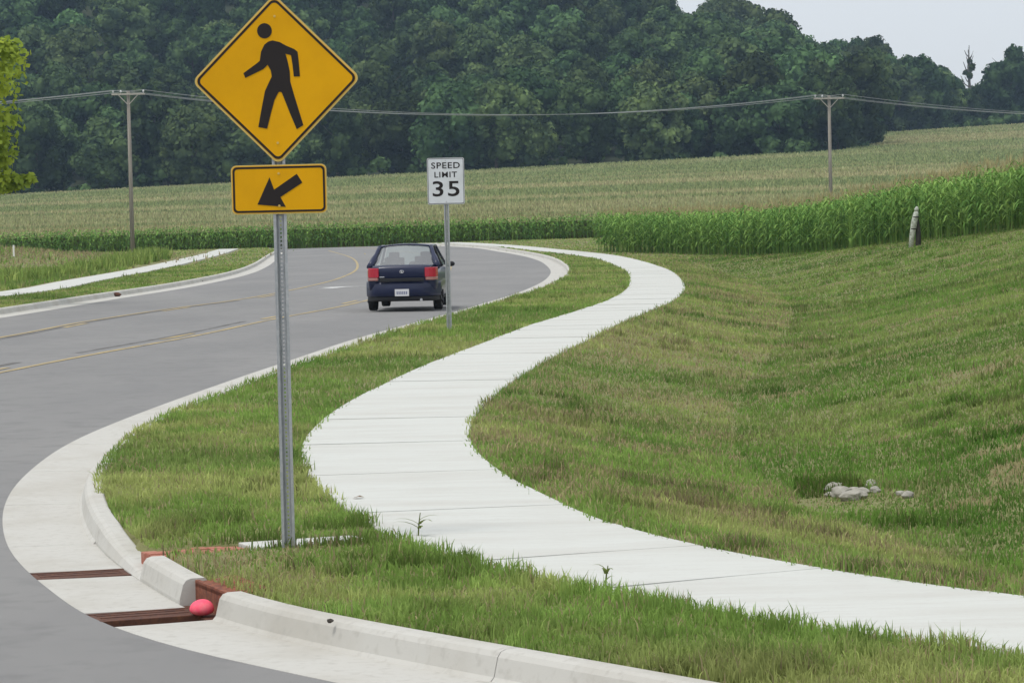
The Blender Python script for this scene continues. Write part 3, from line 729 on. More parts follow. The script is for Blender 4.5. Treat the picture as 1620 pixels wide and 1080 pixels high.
        MB().tube([(s * .84, 1.9, .82), (s * .855, 2.08, .82)], .014, 6).build('door_handle', 'navy', e)
        # rear seats
        MB().box((s * .32, 1.25, .86), (.52, .14, .42)).build('rear_seat', 'seat_cloth', e, bevel=.05); MB().box((s * .32, 1.22, 1.12), (.26, .09, .14)).build('headrest', 'seat_cloth', e, bevel=.03)
        MB().box((s * .36, 2.15, 1.0), (.46, .12, .3)).build('front_seat', 'seat_cloth', e, bevel=.04); MB().box((s * .36, 2.12, 1.2), (.24, .08, .14)).build('headrest', 'seat_cloth', e, bevel=.03)
    MB().box((0, .82, .99), (1.3, .5, .02)).build('parcel_shelf', 'seat_cloth', e)
    MB().tube([(-.30, 1.25, 1.44), (-.31, 1.02, 1.56)], [.006, .004], 6).build('antenna', 'black_plastic', e)
    MB().tube([(.42, .02, .25), (.42, .25, .25)], .03, 10).build('exhaust_pipe', 'chrome', e)
    MB().box((0, 2.05, .24), (1.45, 3.6, .05)).build('underbody', 'black_plastic', e)
build_car()

# ------------------------------------------------------------------ utility poles and wires
def util_pole(x, y, ztop, yaw, label):
    gz = float(G(x, y)); e = empty('utility_pole', (x, y, gz), yaw); H = ztop - gz; tag(e, label, 'utility pole', 'wooden utility poles')
    MB().tube([(0, 0, -.4), (0, 0, H * .5), (0, 0, H)], [.17, .145, .12], 12).build('pole', 'pole_wood', e, smooth=True)
    za = H - .25
    for yy in (-.17, .17): MB().box((0, yy, za), (2.45, .10, .13)).build('crossarm', 'arm_wood', e, bevel=.01)
    for s in (-1, 1): MB().tube([(s * .75, -.17, za - .02), (s * .06, -.15, za - .75)], .035, 6).build('brace', 'arm_wood', e)
    tips = []
    for dx in (-1.12, -.55, 1.12):
        m = MB(); zz = za + .065; m.tube([(dx, 0, zz - .06), (dx, 0, zz + .06), (dx, 0, zz + .10), (dx, 0, zz + .18), (dx, 0, zz + .24)], [.02, .02, .075, .07, .03], 10); m.build('insulator', 'porcelain', e, smooth=True); tips.append((dx, 0, zz + .24))
    e_m = Matrix.Translation((x, y, gz)) @ Matrix.Rotation(yaw, 4, 'Z')
    return [e_m @ Vector(t) for t in tips]
pl_x = at(212, 395, 235)[0]; pL = util_pole(at(206, 260, 235)[0] , 235, at(196, 144, 235)[2], R(2), 'wooden utility pole with crossarm beside the far left sidewalk')
pR = util_pole(at(1313, 240, 256)[0], 256, at(1312, 151, 256)[2], R(2), 'wooden utility pole rising out of the corn field')
# next poles of the line stand outside the picture
pLL = util_pole(pL[0].x - 66, 214, 9.6, R(-8), 'wooden utility pole further along the line, beyond the bright tree')
pRR = util_pole(pR[0].x + 64, 330, 9.5, R(20), 'wooden utility pole far out in the corn field')
def wire(a, b, sag, label):
    pts = [a.lerp(b, t) - Vector((0, 0, sag * 4 * t * (1 - t))) for t in np.linspace(0, 1, 25)]
    o = MB().tube(pts, .021, 5).build('power_line', 'wire'); tag(o, label, 'power line', 'power lines between the poles')
for i in range(3):
    wire(pLL[i], pL[i], 1.6, 'grey power line running off from the pole by the far sidewalk')
    wire(pL[i], pR[i], 1.75, 'sagging grey power line strung between the two utility poles')
    wire(pR[i], pRR[i], 1.7, 'thin power line running off from the pole in the corn')

# ------------------------------------------------------------------ posts, stones, small things
mp = ground(1447, 390, G); e = empty('marker_post', (mp[0], mp[1], float(G(mp[0], mp[1]))), R(0)); tag(e, 'leaning white flaking post propped on a dark stub before the corn', 'post')
k = mp[1] / FPX
def P_(px, py): return ((px - 1447) * k, 0, (390 - py) * k)
m = MB(); m.tube([P_(1441, 394), P_(1443, 375), P_(1447, 352), P_(1450, 338), P_(1451, 334)], [.085, .09, .11, .095, .06], 9); m.build('white_post', 'white_flake', e, smooth=True)
m = MB(); m.tube([P_(1450.5, 336), P_(1451, 331), P_(1452, 327)], [.06, .08, .035], 9); m.build('cap', 'white_flake', e, smooth=True)
m = MB(); m.tube([(P_(1453, 394)[0], .06, -.1), (P_(1453.5, 370)[0], .05, P_(0, 370)[2]), (P_(1453, 347)[0], .04, P_(0, 347)[2])], [.10, .09, .04], 8); m.build('stub', 'dark_wood', e)
for py in (343.5, 362): MB().tube([(P_(1449.5 if py < 350 else 1446, py)[0], 0, P_(0, py + 1)[2]), (P_(1449.5 if py < 350 else 1446, py)[0], 0, P_(0, py - 1)[2])], .115, 9).build('band', 'dark_wood', e)

def stone_mesh(seed, r):
    bm = bmesh.new(); bmesh.ops.create_icosphere(bm, subdivisions=2, radius=r); rr = random.Random(seed); ph = [rr.uniform(0, 6) for _ in range(6)]
    for v in bm.verts:
        d_ = v.co.normalized(); v.co *= .9 + .16 * math.sin(2.4 * d_.x + ph[0]) * math.sin(2.4 * d_.y + ph[1]) + .09 * math.sin(5 * d_.z + ph[2] + 2 * d_.x); v.co.z *= .72; v.co.x *= 1.15
    me = bpy.data.meshes.new('stone'); bm.to_mesh(me); bm.free(); me.materials.append(MATS['stone']); return me
for i, (px, py, r) in enumerate([(1318, 779, .07), (1332, 786, .085), (1345, 791, .075), (1358, 789, .07), (1326, 776, .055), (1350, 783, .06), (1378, 772, .06), (1384, 779, .045), (1312, 785, .04), (1366, 781, .05), (1437, 787, .05), (1424, 783, .035)]):
    q = ground(px, py, G); o = bpy.data.objects.new('stone', stone_mesh(i, r * 1.12)); COL.objects.link(o); o.location = (q[0], q[1], float(G(q[0], q[1])) + r * .42); o.rotation_euler = (0, 0, i * 1.3)
    tag(o, 'pale rubble stone lying in the grassy ditch', 'stone', 'rubble stones in the ditch')
q = ground(22, 407, G); o = MB().box((0, 0, .30), (.10, .04, .75)).build('stake', 'stake_white', bevel=.008); o.location = (q[0], q[1], float(G(q[0], q[1]))); tag(o, 'thin white stake standing in the grass near the dry mound', 'stake')
q = ground(380, 390, G); e = empty('marker', (q[0], q[1], float(G(q[0], q[1])))); tag(e, 'small pale yellow marker post at the end of the far sidewalk', 'post')
MB().tube([(0, 0, -.1), (0, 0, .34), (0, 0, .40)], [.10, .09, .05], 10).build('shaft', 'marker_yellow', e); MB().tube([(0, 0, .18), (0, 0, .26)], .105, 10).build('band', 'stake_white', e)
for px, py, sc, lb in ((185, 469, 1.0, 'small dark rusty iron block standing on the far kerb'), (318, 446, .6, 'little dark clod lying on the far kerb gutter')):
    q = ground(px, py, G0, ROAD_DZ); o = bpy.data.objects.new('iron_block' if sc == 1 else 'clod', stone_mesh(50 + int(px), .12 * sc)); COL.objects.link(o); o.data.materials[0] = MATS['rust_iron'] if sc == 1 else MATS['dark_wood']
    o.location = (q[0], q[1], float(G0(q[0], q[1])) + ROAD_DZ + .055 * sc); tag(o, lb, 'block' if sc == 1 else 'clod')
for px, py, lb in ((567, 792, 'small dry brown leaf lying on the pale sidewalk'), (523, 985, 'small dark pebble on top of the kerb')):
    q = ground(px, py); z = .022 + float(G0(q[0], q[1])) if px == 567 else float(G0(q[0], q[1])) + .012
    if px == 567: o = mesh_obj('fallen_leaf', [(-.04, -.02, .0), (0, -.035, .012), (.045, -.005, .004), (.01, .03, .016), (-.03, .02, .002)], [(0, 1, 2, 3, 4)], 'dead_leaf')
    else: o = bpy.data.objects.new('pebble', stone_mesh(9, .018)); COL.objects.link(o); o.data.materials[0] = MATS['dark_wood']
    o.location = (q[0], q[1], z); tag(o, lb, 'leaf' if px == 567 else 'pebble')

# ------------------------------------------------------------------ blades
def blades(P, ln, wd, lean, col, segs=1, up=1.0, wiggle=.35):
    """numpy grass blades; returns V, F(list), C"""
    n = len(P); ph = rng.uniform(0, 2 * np.pi, n); la = rng.uniform(0, 2 * np.pi, n); le = np.abs(rng.normal(0, 1, n)) * lean
    side = np.stack([np.cos(ph), np.sin(ph), np.zeros(n)], 1) * (wd / 2)[:, None]
    ld = np.stack([np.cos(la), np.sin(la), np.zeros(n)], 1); h = ln
    top = P + ld * (h * np.sin(np.minimum(le, 1.3)))[:, None] + np.array([0, 0, 1])[None] * (h * np.cos(np.minimum(le, 1.3)) * up)[:, None]
    i = np.arange(n); cj = np.clip(rng.normal(1, .12, n), .6, 1.5)[:, None]; c = col * cj
    if segs == 1:
        V = np.stack([P - side, P + side, top], 1).reshape(-1, 3); return V, [np.stack([3 * i, 3 * i + 1, 3 * i + 2], 1)], np.repeat(c, 3, 0)
    mid = P + ld * (h * .5 * np.sin(np.minimum(le, 1.3)) * .55)[:, None] + np.array([0, 0, 1])[None] * (h * .6 * np.cos(np.minimum(le * .6, 1.3)))[:, None]
    V = np.stack([P - side, P + side, mid - side * .75, mid + side * .75, top], 1).reshape(-1, 3); b = 5 * i
    return V, [np.stack([b, b + 1, b + 3, b + 2], 1), np.stack([b + 2, b + 3, b + 4], 1)], np.repeat(c, 5, 0)

def join(parts):
    V = []; Q = {}; C = []; off = 0
    for v, f, c in parts:
        for a in f: Q.setdefault(a.shape[1], []).append(a + off)
        V.append(v); C.append(c); off += len(v)
    return np.vstack(V), [np.vstack(a) for a in Q.values()], np.vstack(C)

GREEN = np.array([.24, .365, .09]); YEL = np.array([.39, .44, .155]); TAN = np.array([.46, .39, .22]); DEEP = np.array([.115, .225, .05])
def grass_col(x, y, dry):
    a = fbm(x, y, 1.6, 11)[:, None]; b = fbm(x, y, 5.0, 21)[:, None]; r = rng.uniform(0, 1, (len(x), 1))
    c = GREEN * (1 - sstep(.42, .62, a)) + YEL * sstep(.42, .62, a)
    c = c * (1 - .6 * sstep(.50, .68, b)) + DEEP * .6 * sstep(.50, .68, b)
    c = c * (.62 + .76 * fbm(x, y, .22, 51))[:, None] * (.80 + .4 * fbm(x, y, .8, 53))[:, None]
    t = (r < dry[:, None]); return np.where(t, TAN * rng.uniform(.6, 1.1, (len(x), 1)), c)

def scatter(n, y0, y1):
    """points in the viewed wedge, density falling with distance"""
    y = y0 * (y1 / y0) ** rng.uniform(0, 1, n); x = rng.uniform(-1, 1, n) * (2.2 + .185 * y); return x, y

def build_grass():
    parts_v, parts_l, parts_lf = [], [], []
    N = 1250000; x, y = scatter(N, 12.5, 150)
    ok = np.ones(N, bool); inr = in_road(x, y); 
    bR = xof(backR, y); bL = xof(backL, y)
    dback = seg_dist(x[~inr], y[~inr], resample(backR, 1.5)) if False else None
    # allow a little overhang over the back of the far kerb
    over = np.where(y > 24, .07, .0); inr2 = (x > bL) & (x < bR - over); ok &= ~inr2
    wl = xof(walkL_, y); wr_ = xof(walkR_, y); inw = (x > wl + .0) & (x < wr_)
    near = np.abs(x - xof(walkC, y)) < 3.2
    dw = np.full(N, 9.0); idx = np.where(near & ok)[0]; dw[idx] = walk_d(x[idx], y[idx]); ok &= dw > WW + rng.normal(0, .035, N) - .01
    idx = np.where(ok & (x < bL))[0]; dl = seg_dist(x[idx], y[idx], resample(lwalk, 2)); ok[idx[dl < .95]] = False
    dr = np.full(N, 9.0); idx = np.where(ok & (np.hypot(x - (ramp_a[0] + ramp_b[0]) / 2, y - 20.4) < 2.2))[0]; dr[idx] = seg_dist(x[idx], y[idx], np.array([ramp_a, ramp_b])); ok &= dr > .17
    # keep off corn and far things
    x, y, dw, dr = x[ok], y[ok], dw[ok], dr[ok]; z = G(x, y) - .01
    lawn_right = x > xof(walkR_, y); left = x < xof(backL, y)
    n = len(x); u = x - xof(walkR_, y)
    dry = np.where(lawn_right, .14 + .40 * sstep(.40, .66, fbm(x, y, 1.3, 31)) * (1 - .75 * sstep(2.4, 4.5, u)), .05 + .14 * sstep(.5, .7, fbm(x, y, .8, 33)))
    # worn ground in the tip by the kerb opening and along the walk
    wear = np.exp(-((x + 1.9) / .75) ** 2 - ((y - 19.3) / .9) ** 2); dry = np.clip(dry + .5 * wear, 0, .9)
    keep = rng.uniform(0, 1, n) > .55 * wear; 
    col = grass_col(x, y, dry)
    col = np.where((lawn_right & (u > 2.6))[:, None], col * np.array([.70, .82, .68]), col)
    tuft = fbm(x, y, .35, 41); cl = sstep(.66, .76, vnoise(x, y, .33, 71)) * sstep(.45, .6, vnoise(x, y, 2.1, 72)); col = col * (1 - .32 * cl)[:, None]; tuft = tuft + .9 * cl
    bare = sstep(.70, .80, vnoise(x, y, .55, 73)) * lawn_right * sstep(.5, .65, vnoise(x, y, 3.0, 74)); col = np.where((rng.uniform(0, 1, n) < .6 * bare)[:, None], TAN * rng.uniform(.7, 1.05, (n, 1)), col); tuft = tuft * (1 - .4 * bare)
    ln = np.clip(rng.normal(.058, .02, n), .02, .13) * (.5 + 1.0 * tuft) * np.where(lawn_right, .95, 1.0)
    ln = np.where((~lawn_right) & (y < 21.5) & (y < 20.6 + .2 * x), ln * 1.0, ln)
    edge = (dw < WW + .28) & (~lawn_right) & (y < 22); ln = np.where(edge, ln * (1 + .9 * sstep(.45, .7, fbm(x, y, .25, 45))), ln)
    ln = np.where(left & (x < xof(lwalk, y)), ln * 2.2, ln)
    rock = np.hypot(x - 2.72, (y - 26.5) * .6) < .55 + .25 * fbm(x, y, .4, 61); ln = np.where(rock & (y > 26.3), ln * 2.0, ln); ln = np.where((np.abs(x - 2.75) < .5) & (np.abs(y - 25.7) < .75), ln * .55, ln); col = np.where((rock & (y > 26.35) & (np.abs(x - 2.68) < .28))[:, None], col * np.array([.5, .55, .45]), col)  # blades behind the stones taller, their colour darkened as painted-in grass shadow
    ln = np.where(dr < .8, ln * .7, ln); ln = np.where(left, ln, np.minimum(ln, .12 + .05 * rng.uniform(0, 1, n) ** 3))
    wd = .0045 + .00030 * y
    P = np.stack([x, y, z], 1)
    near = (y < 34) & keep; far = (y >= 34) & keep
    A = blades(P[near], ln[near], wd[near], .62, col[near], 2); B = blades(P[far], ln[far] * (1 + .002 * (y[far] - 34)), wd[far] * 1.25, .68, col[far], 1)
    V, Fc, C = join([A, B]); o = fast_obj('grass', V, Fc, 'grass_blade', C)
    tag(o, 'mown green grass with dry patches on verges and bank', 'grass', kind='stuff')
build_grass()

# taller seed stalks and weeds along the near edge
def weed(px, py, h, n, label, spread=.5, seed=0):
    q = ground(px, py); e = empty('weed_sprout', (q[0], q[1], float(G0(q[0], q[1])))); tag(e, label, 'weed'); rr = random.Random(seed)
    MB().tube([(0, 0, -.02), (.01, 0, h * .5), (.02, 0, h * .85)], [.006, .005, .003], 6).build('stem', 'sprout_leaf', e)
    for i in range(n):
        a = rr.uniform(0, 6.28) if i > 1 else (0.1 if i else 3.0); hh = h * rr.uniform(.3, .7); L = h * rr.uniform(.5, .9); w_ = .012; V = []; 
        for t in np.linspace(0, 1, 5):
            r_ = L * t * spread; z = hh + L * (.75 * t - .55 * t * t); ww = w_ * (1 - t ** 2) + .001
            for s in (-1, 1): V.append((.01 + r_ * math.cos(a) - s * ww * math.sin(a), r_ * math.sin(a) + s * ww * math.cos(a), z))
        mesh_obj('leaf', V, [(2 * k, 2 * k + 1, 2 * k + 3, 2 * k + 2) for k in range(4)], 'sprout_leaf', e)
weed(661, 852, .20, 5, 'spindly weed with a bent leaf sprouting at the sidewalk corner', 1.1, 1)
weed(957, 930, .15, 4, 'short forked weed sprouting beside the sidewalk edge', .6, 2)

# ------------------------------------------------------------------ corn
CORN = np.array([.085, .185, .045]); CORN2 = np.array([.21, .33, .085]); TASS = np.array([.42, .36, .19])
def corn_plants(x, y, z, h, leaves, wmul=1.0):
    n = len(x); parts = []; P = np.stack([x, y, z], 1)
    shade = rng.uniform(.75, 1.3, (n, 1)); mixv = rng.uniform(0, 1, (n, 1))
    base = (CORN * (1 - mixv) + CORN2 * mixv) * shade
    # stalk
    V, Fc, C = blades(P, h * .95, np.full(n, .05 * wmul), .04, base * .9, 1); parts.append((V, Fc, C))
    for k in range(leaves):
        a = rng.uniform(0, 2 * np.pi, n); hz = h * (.12 + .78 * (k + rng.uniform(0, 1, n)) / leaves); L = rng.uniform(.55, .95, n) * np.where(hz > .8 * h, .65, 1); w_ = rng.uniform(.055, .10, n) * wmul
        d = np.stack([np.cos(a), np.sin(a), np.zeros(n)], 1); s = np.stack([-np.sin(a), np.cos(a), np.zeros(n)], 1); rows = []
        for t, wf in ((0, .5), (.35, 1.0), (.7, .8)):
            c = P + d * (L * t * .8)[:, None]; c[:, 2] += hz + L * (1.0 * t - 1.05 * t * t) * .9
            rows += [c - s * (w_ * wf / 2)[:, None], c + s * (w_ * wf / 2)[:, None]]
        c = P + d * (L * .85)[:, None]; c[:, 2] += hz + L * (-.12); rows.append(c)
        V = np.stack(rows, 1).reshape(-1, 3); b = 7 * np.arange(n)
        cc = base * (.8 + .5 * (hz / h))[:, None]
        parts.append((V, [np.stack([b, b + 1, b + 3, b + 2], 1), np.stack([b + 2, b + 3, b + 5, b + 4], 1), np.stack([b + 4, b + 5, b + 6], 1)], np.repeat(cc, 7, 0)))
    for k in range(3):
        Q = P.copy(); Q[:, 2] += h * .93; parts.append(blades(Q, h * .12 * rng.uniform(.7, 1.3, n), np.full(n, .03 * wmul), .35, np.repeat(TASS[None], n, 0) * rng.uniform(.7, 1.2, (n, 1)), 1))
    return parts
def build_corn():
    # near stand on the right bank: rows follow the front line
    fr_ = smooth_line([np.array(p) for p in [(5.0, 174.), (6.0, 166), (8.2, 158), (11.2, 143), (13.3, 127), (14.9, 114), (16.8, 103), (20.5, 91), (26, 78)]], .5, 6)
    parts = []
    nrm = -normals2(fr_)            # towards the field
    if nrm[:, 0].mean() < 0: nrm = -nrm
    for r_ in range(9):
        Q = resample(fr_ + nrm * (.76 * r_), .2 + .03 * r_); Q = Q + rng.normal(0, .07, Q.shape); 
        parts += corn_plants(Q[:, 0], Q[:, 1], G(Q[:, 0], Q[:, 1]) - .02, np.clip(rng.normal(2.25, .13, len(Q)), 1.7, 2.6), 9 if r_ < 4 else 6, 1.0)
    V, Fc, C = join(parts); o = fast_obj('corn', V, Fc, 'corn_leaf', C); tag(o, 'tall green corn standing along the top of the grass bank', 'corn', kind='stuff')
    # far stand beyond the road
    parts = []
    for r_ in range(5):
        xx = np.arange(-75, 12, .22 + .05 * r_); xx = xx + rng.normal(0, .07, len(xx)); yy = 253.5 + r_ * .9 + .6 * np.sin(xx * .15) + rng.normal(0, .1, len(xx)) - .05 * np.maximum(-20 - xx, 0)
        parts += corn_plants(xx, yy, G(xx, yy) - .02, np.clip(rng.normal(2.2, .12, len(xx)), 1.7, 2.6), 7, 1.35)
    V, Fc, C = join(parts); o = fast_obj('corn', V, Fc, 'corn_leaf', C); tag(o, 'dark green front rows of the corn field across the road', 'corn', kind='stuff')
    # field canopy: tops of the rows
    N = 620000; y = 150 * (860 / 150) ** rng.uniform(0, 1, N); x = (rng.uniform(-1, 1, N)) * (8 + .20 * y)
    frx = lambda yv: np.interp(yv, [60, 78, 91, 103, 114, 127, 143, 158, 166, 174, 250], [34, 27, 21.5, 18, 16, 14.4, 12.3, 9.4, 7.2, 6.0, 9])
    o_ = np.argsort(fr_[:, 0]); fy = np.interp(x, fr_[o_, 0], fr_[o_, 1])
    ok = ((y > 257) & (y < yfront(x) - 3)) | ((y < 257) & (x > frx(y) + 3.5))
    x, y = x[ok], y[ok]; n = len(x)
    # rows run roughly across the view on gently bent lines; strips of riper and greener corn
    v = y + 10 * np.sin(x * .02) + .12 * x + 6 * fbm(x, y, 60, 3); band = .5 * vnoise(v * 0, v, 11, 5) + .5 * vnoise(v * 0, v, 34, 6); pat = fbm(x, y, 40, 8)
    mixb = sstep(.38, .60, band * .75 + pat * .25)[:, None]
    FA = np.array([.52, .48, .27]); FB = np.array([.29, .35, .16]); FG = np.array([.36, .39, .19])
    col = FA * (1 - mixb) + FB * mixb; col = col * (1 - .35 * (rng.uniform(0, 1, (n, 1)) < .4)) ; col = np.where(rng.uniform(0, 1, (n, 1)) < .25, FG, col)
    z = G(x, y) + 1.45 + .25 * band; P = np.stack([x, y, z], 1)
    V, Fc, C = blades(P, rng.uniform(.40, .75, n), .06 + .0008 * y, .6, col, 1)
    ys = np.concatenate([np.arange(108, 262, 3.), np.arange(262, 850, 9.)]); us = np.linspace(-1, 1, 61); X = us[None] * (10 + .21 * ys)[:, None]; Y = np.repeat(ys[:, None], 61, 1)
    fyg = np.interp(X, fr_[o_, 0], fr_[o_, 1]); okg = ((Y > 259) & (Y < yfront(X) + 4)) | ((Y <= 259) & (X > frx(Y) + 4))
    Z = G(X, Y) + 1.5; bi = np.arange((len(ys) - 1) * 60); r_, c_ = bi // 60, bi % 60; b = r_ * 61 + c_; q = np.stack([b, b + 1, b + 62, b + 61], 1); q = q[okg.ravel()[q].all(1)]
    vs = Y.ravel() + 10 * np.sin(X.ravel() * .02) + .12 * X.ravel(); 
    Vs = np.stack([X.ravel(), Y.ravel(), Z.ravel()], 1); Cs = np.repeat(FG[None] * .9, len(Vs), 0)
    V, Fc, C = join([(V, Fc, C), (Vs, [q], Cs)]); o = fast_obj('corn_field', V, Fc, 'corn_leaf', C); tag(o, 'broad tan and green corn field sloping up to the woods', 'corn field', kind='stuff')
build_corn()

# tall weeds behind the far sidewalk
parts = []
for i, (px, py, sc) in enumerate([(150, 432, .75), (172, 428, .8), (190, 424, .85), (212, 419, .9), (232, 415, .95), (252, 411, .9), (105, 440, .6), (40, 447, .65), (125, 437, .6)]):
    q = ground(px, py, G); n = 700; x = q[0] + rng.normal(0, .75, n); y = q[1] + 1.2 + rng.normal(0, 1.5, n); P = np.stack([x, y, G(x, y) - .03], 1); f_ = vnoise(x, y, .5, 9)[:, None]
    k_ = x < xof(lwalk, y) - 1.3; P = P[k_]; f_ = f_[k_]; n = len(P)
    parts.append(blades(P, sc * rng.uniform(.3, 1.0, n), np.full(n, .07), .4, (np.array([.16, .26, .06]) * (1 - f_) + np.array([.33, .40, .12]) * f_) * rng.uniform(.7, 1.2, (n, 1)), 2))
V, Fc, C = join(parts); o = fast_obj('weeds', V, Fc, 'grass_blade', C); tag(o, 'tall bright weeds growing behind the far sidewalk', 'weeds', kind='stuff')

# dry ground cover on the mound
n = 9000; x = rng.normal(-34, 6, n); y = rng.normal(184, 12, n); P = np.stack([x, y, G(x, y)], 1)
V, Fc, C = blades(P, rng.uniform(.12, .35, n), np.full(n, .10), .6, np.where(rng.uniform(0, 1, (n, 1)) < .75, TAN * .8, GREEN) * rng.uniform(.7, 1.2, (n, 1)), 1)
o = fast_obj('dry_grass', V, Fc, 'grass_blade', C); tag(o, 'dry tan grass covering the low mound before the corn', 'grass', kind='stuff')
# far turf between 140 m and the corn
n = 90000; y = rng.uniform(135, 253, n); x = rng.uniform(-1, 1, n) * (4 + .19 * y); ok = ~in_road(x, y) & (seg_dist(x, y, resample(walkC[walkC[:, 1] > 100], 4)) > .95) & (seg_dist(x, y, resample(lwalk, 4)) > 1.3)
x, y = x[ok], y[ok]; n = len(x); P = np.stack([x, y, G(x, y) - .01], 1)
V, Fc, C = blades(P, rng.uniform(.04, .11, n), np.full(n, .13), .6, grass_col(x, y, np.full(n, .18)), 1)
o = fast_obj('grass', V, Fc, 'grass_blade', C); tag(o, 'far green turf along the road before the corn', 'grass', kind='stuff')

# ------------------------------------------------------------------ trees
def crown_geo(seed, H, Rr, z0, lobes, per, leaf, core=.72, flat=1.0):
    r0 = np.random.default_rng(seed); V = []; Fq = []; off = 0; cV = []; cF = []
    ico_bm = bmesh.new(); bmesh.ops.create_icosphere(ico_bm, subdivisions=1, radius=1); iv = np.array([v.co[:] for v in ico_bm.verts]); fi = np.array([[v.index for v in f.verts] for f in ico_bm.faces]); ico_bm.free()
    hh = (H - z0) / 2; cz = z0 + hh; tri = []
    for k in range(lobes):
        d = r0.normal(0, 1, 3); d /= np.linalg.norm(d); rad = r0.uniform(.35, .92) ** .6
        c = d * rad * np.array([Rr * .78, Rr * .78, hh * .80]); 
        if c[2] < 0: c[:2] *= 1.0
        else: c[:2] *= (1 - .35 * (c[2] / hh) ** 2)
        c[2] += cz; lr = Rr * r0.uniform(.22, .40)
        n = per; dd = r0.normal(0, 1, (n, 3)); dd[:, 2] = dd[:, 2] * .9 + .25; dd /= np.linalg.norm(dd, axis=1)[:, None]
        p = c + dd * (lr * r0.uniform(.78, 1.12, n))[:, None] * np.array([1, 1, .85 * flat])
        nr = dd + r0.normal(0, .55, (n, 3)); nr /= np.linalg.norm(nr, axis=1)[:, None]
        t = np.cross(nr, r0.normal(0, 1, (n, 3))); t /= np.linalg.norm(t, axis=1)[:, None]; b = np.cross(nr, t); s = leaf * r0.uniform(.6, 1.3, n)[:, None]
        q = np.stack([p - t * s * .5, p + b * s * .42, p + t * s * .5, p - b * s * .42], 1).reshape(-1, 3); V.append(q); Fq.append(np.arange(4 * n).reshape(-1, 4) + off); off += 4 * n
        if core: V.append(c + iv * lr * core); tri.append(fi + off); off += len(iv)  # solid sphere added inside each lobe to stop light passing through
    return np.vstack(V), ([np.vstack(Fq)] + ([np.vstack(tri)] if core else []))
def trunk_mesh(name, parent, H, r, seed, mat='bark', limbs=6, reach=2.5, z1=.75):
    rr = random.Random(seed); m = MB(); m.tube([(0, 0, -.5), (rr.uniform(-.1, .1), 0, H * .25), (rr.uniform(-.3, .3), rr.uniform(-.3, .3), H * .55), (rr.uniform(-.4, .4), 0, H * z1)], [r * 1.3, r, r * .7, r * .25], 9)
    for i in range(limbs):
        a = rr.uniform(0, 6.28); h0 = H * rr.uniform(.3, z1 - .1); L = reach * rr.uniform(.7, 1.2); m.tube([(0, 0, h0), (L * .5 * math.cos(a), L * .5 * math.sin(a), h0 + L * .35), (L * math.cos(a), L * math.sin(a), h0 + L * .8)], [r * .4, r * .28, r * .1], 6)
    return m.build(name, mat, parent, smooth=True)
protos = []
for s in range(7):
    H = [19, 21, 17, 20, 18, 22, 16][s]; Rr = [6.6, 6.2, 6.8, 7.2, 5.8, 6.4, 6.0][s]
    e = empty('tree', (0, 0, 0)); V, Fc = crown_geo(100 + s, H, Rr * 1.08, .6, 42, 115, .95); fast_obj('crown', V, Fc, 'oak_leaf', parent=e); trunk_mesh('trunk', e, H, .32, s, reach=4); protos.append(e)
spots = []; small = set()
rt = random.Random(5)
row = 0; yv = 0
for row in range(12):
    off = rt.uniform(0, 10); dpt = [3, 20, 40, 62, 86, 112, 140, 170, 200, 232, 264, 294][row]
    xw = .175 * (600 + dpt) + 8; x = -xw + off
    while x < xw + 4:
        yy = float(yfront(np.array(x + 0.0))) + dpt * (min(1, (905 - float(yfront(np.array(x)))) / 294 + .15)) + rt.uniform(-6, 6); xx = x + rt.uniform(-2.5, 2.5)
        pxx = 810 + xx / yy * FPX; 
        if yy > 790 and (abs(pxx - 1533) < 34 or abs(pxx - 1600) < 30): continue_ = False; small.add((xx, yy))
        else: continue_ = False
        if yy < 915 and abs(xx) < .185 * yy and not continue_: spots.append((xx, yy, row))
        x += 9.5 if row < 1 else 11.2
used = [False] * 7
LB = ['leafy tree of the front edge of the woods, rooted behind the corn field', 'dark green leafy tree within the wooded hillside', 'leafy tree of the farther wood beyond the upper end of the corn field', 'leafy tree on the crest of the woods with sky behind its top']
GB = ['trees along the front edge of the woods', 'trees of the wooded hillside', 'trees of the farther wood', 'trees on the crest of the woods']
cnt = 0
for (x, y, row) in spots:
    k = rt.randrange(7)
    if used[k]: o = copy_tree(protos[k])
    else: o = protos[k]; used[k] = True
    s = rt.uniform(.82, 1.15) * (.6 if (x, y) in small else 1); o.scale = (s * rt.uniform(.9, 1.1), s * rt.uniform(.9, 1.1), s); o.location = (x, y, float(G(x, y)) - .3); o.rotation_euler = (0, 0, rt.uniform(0, 6.28))
    q_ = 0 if row == 0 and x < 64 else 2 if x > 84 else 3 if (y > 850 and x > 42) else 1
    tag(o, LB[q_], 'tree', GB[q_]); cnt += 1
print('trees', cnt)
# shrubs and saplings filling the wood between the trees
n = 900; yy = rng.uniform(0, 1, n) ** 1.2; xx = rng.uniform(-175, 185, n); yf_ = yfront(xx); yy = yf_ - 2 + yy * (915 - yf_); Vs, Fq, Ft, off = [], [], [], 0
for i in range(n):
    V, Fc = crown_geo(900 + i, rng.uniform(3, 6.5), rng.uniform(3, 5), -.5, 5, 34, 1.0); V = V + np.array([xx[i], yy[i], float(G(xx[i], yy[i]))]); Vs.append(V); Fq.append(Fc[0] + off); Ft.append(Fc[1] + off); off += len(V)
o = fast_obj('undergrowth', np.vstack(Vs), [np.vstack(Fq), np.vstack(Ft)], 'oak_leaf'); tag(o, 'dark undergrowth filling the floor of the wooded hill', 'undergrowth', kind='stuff')
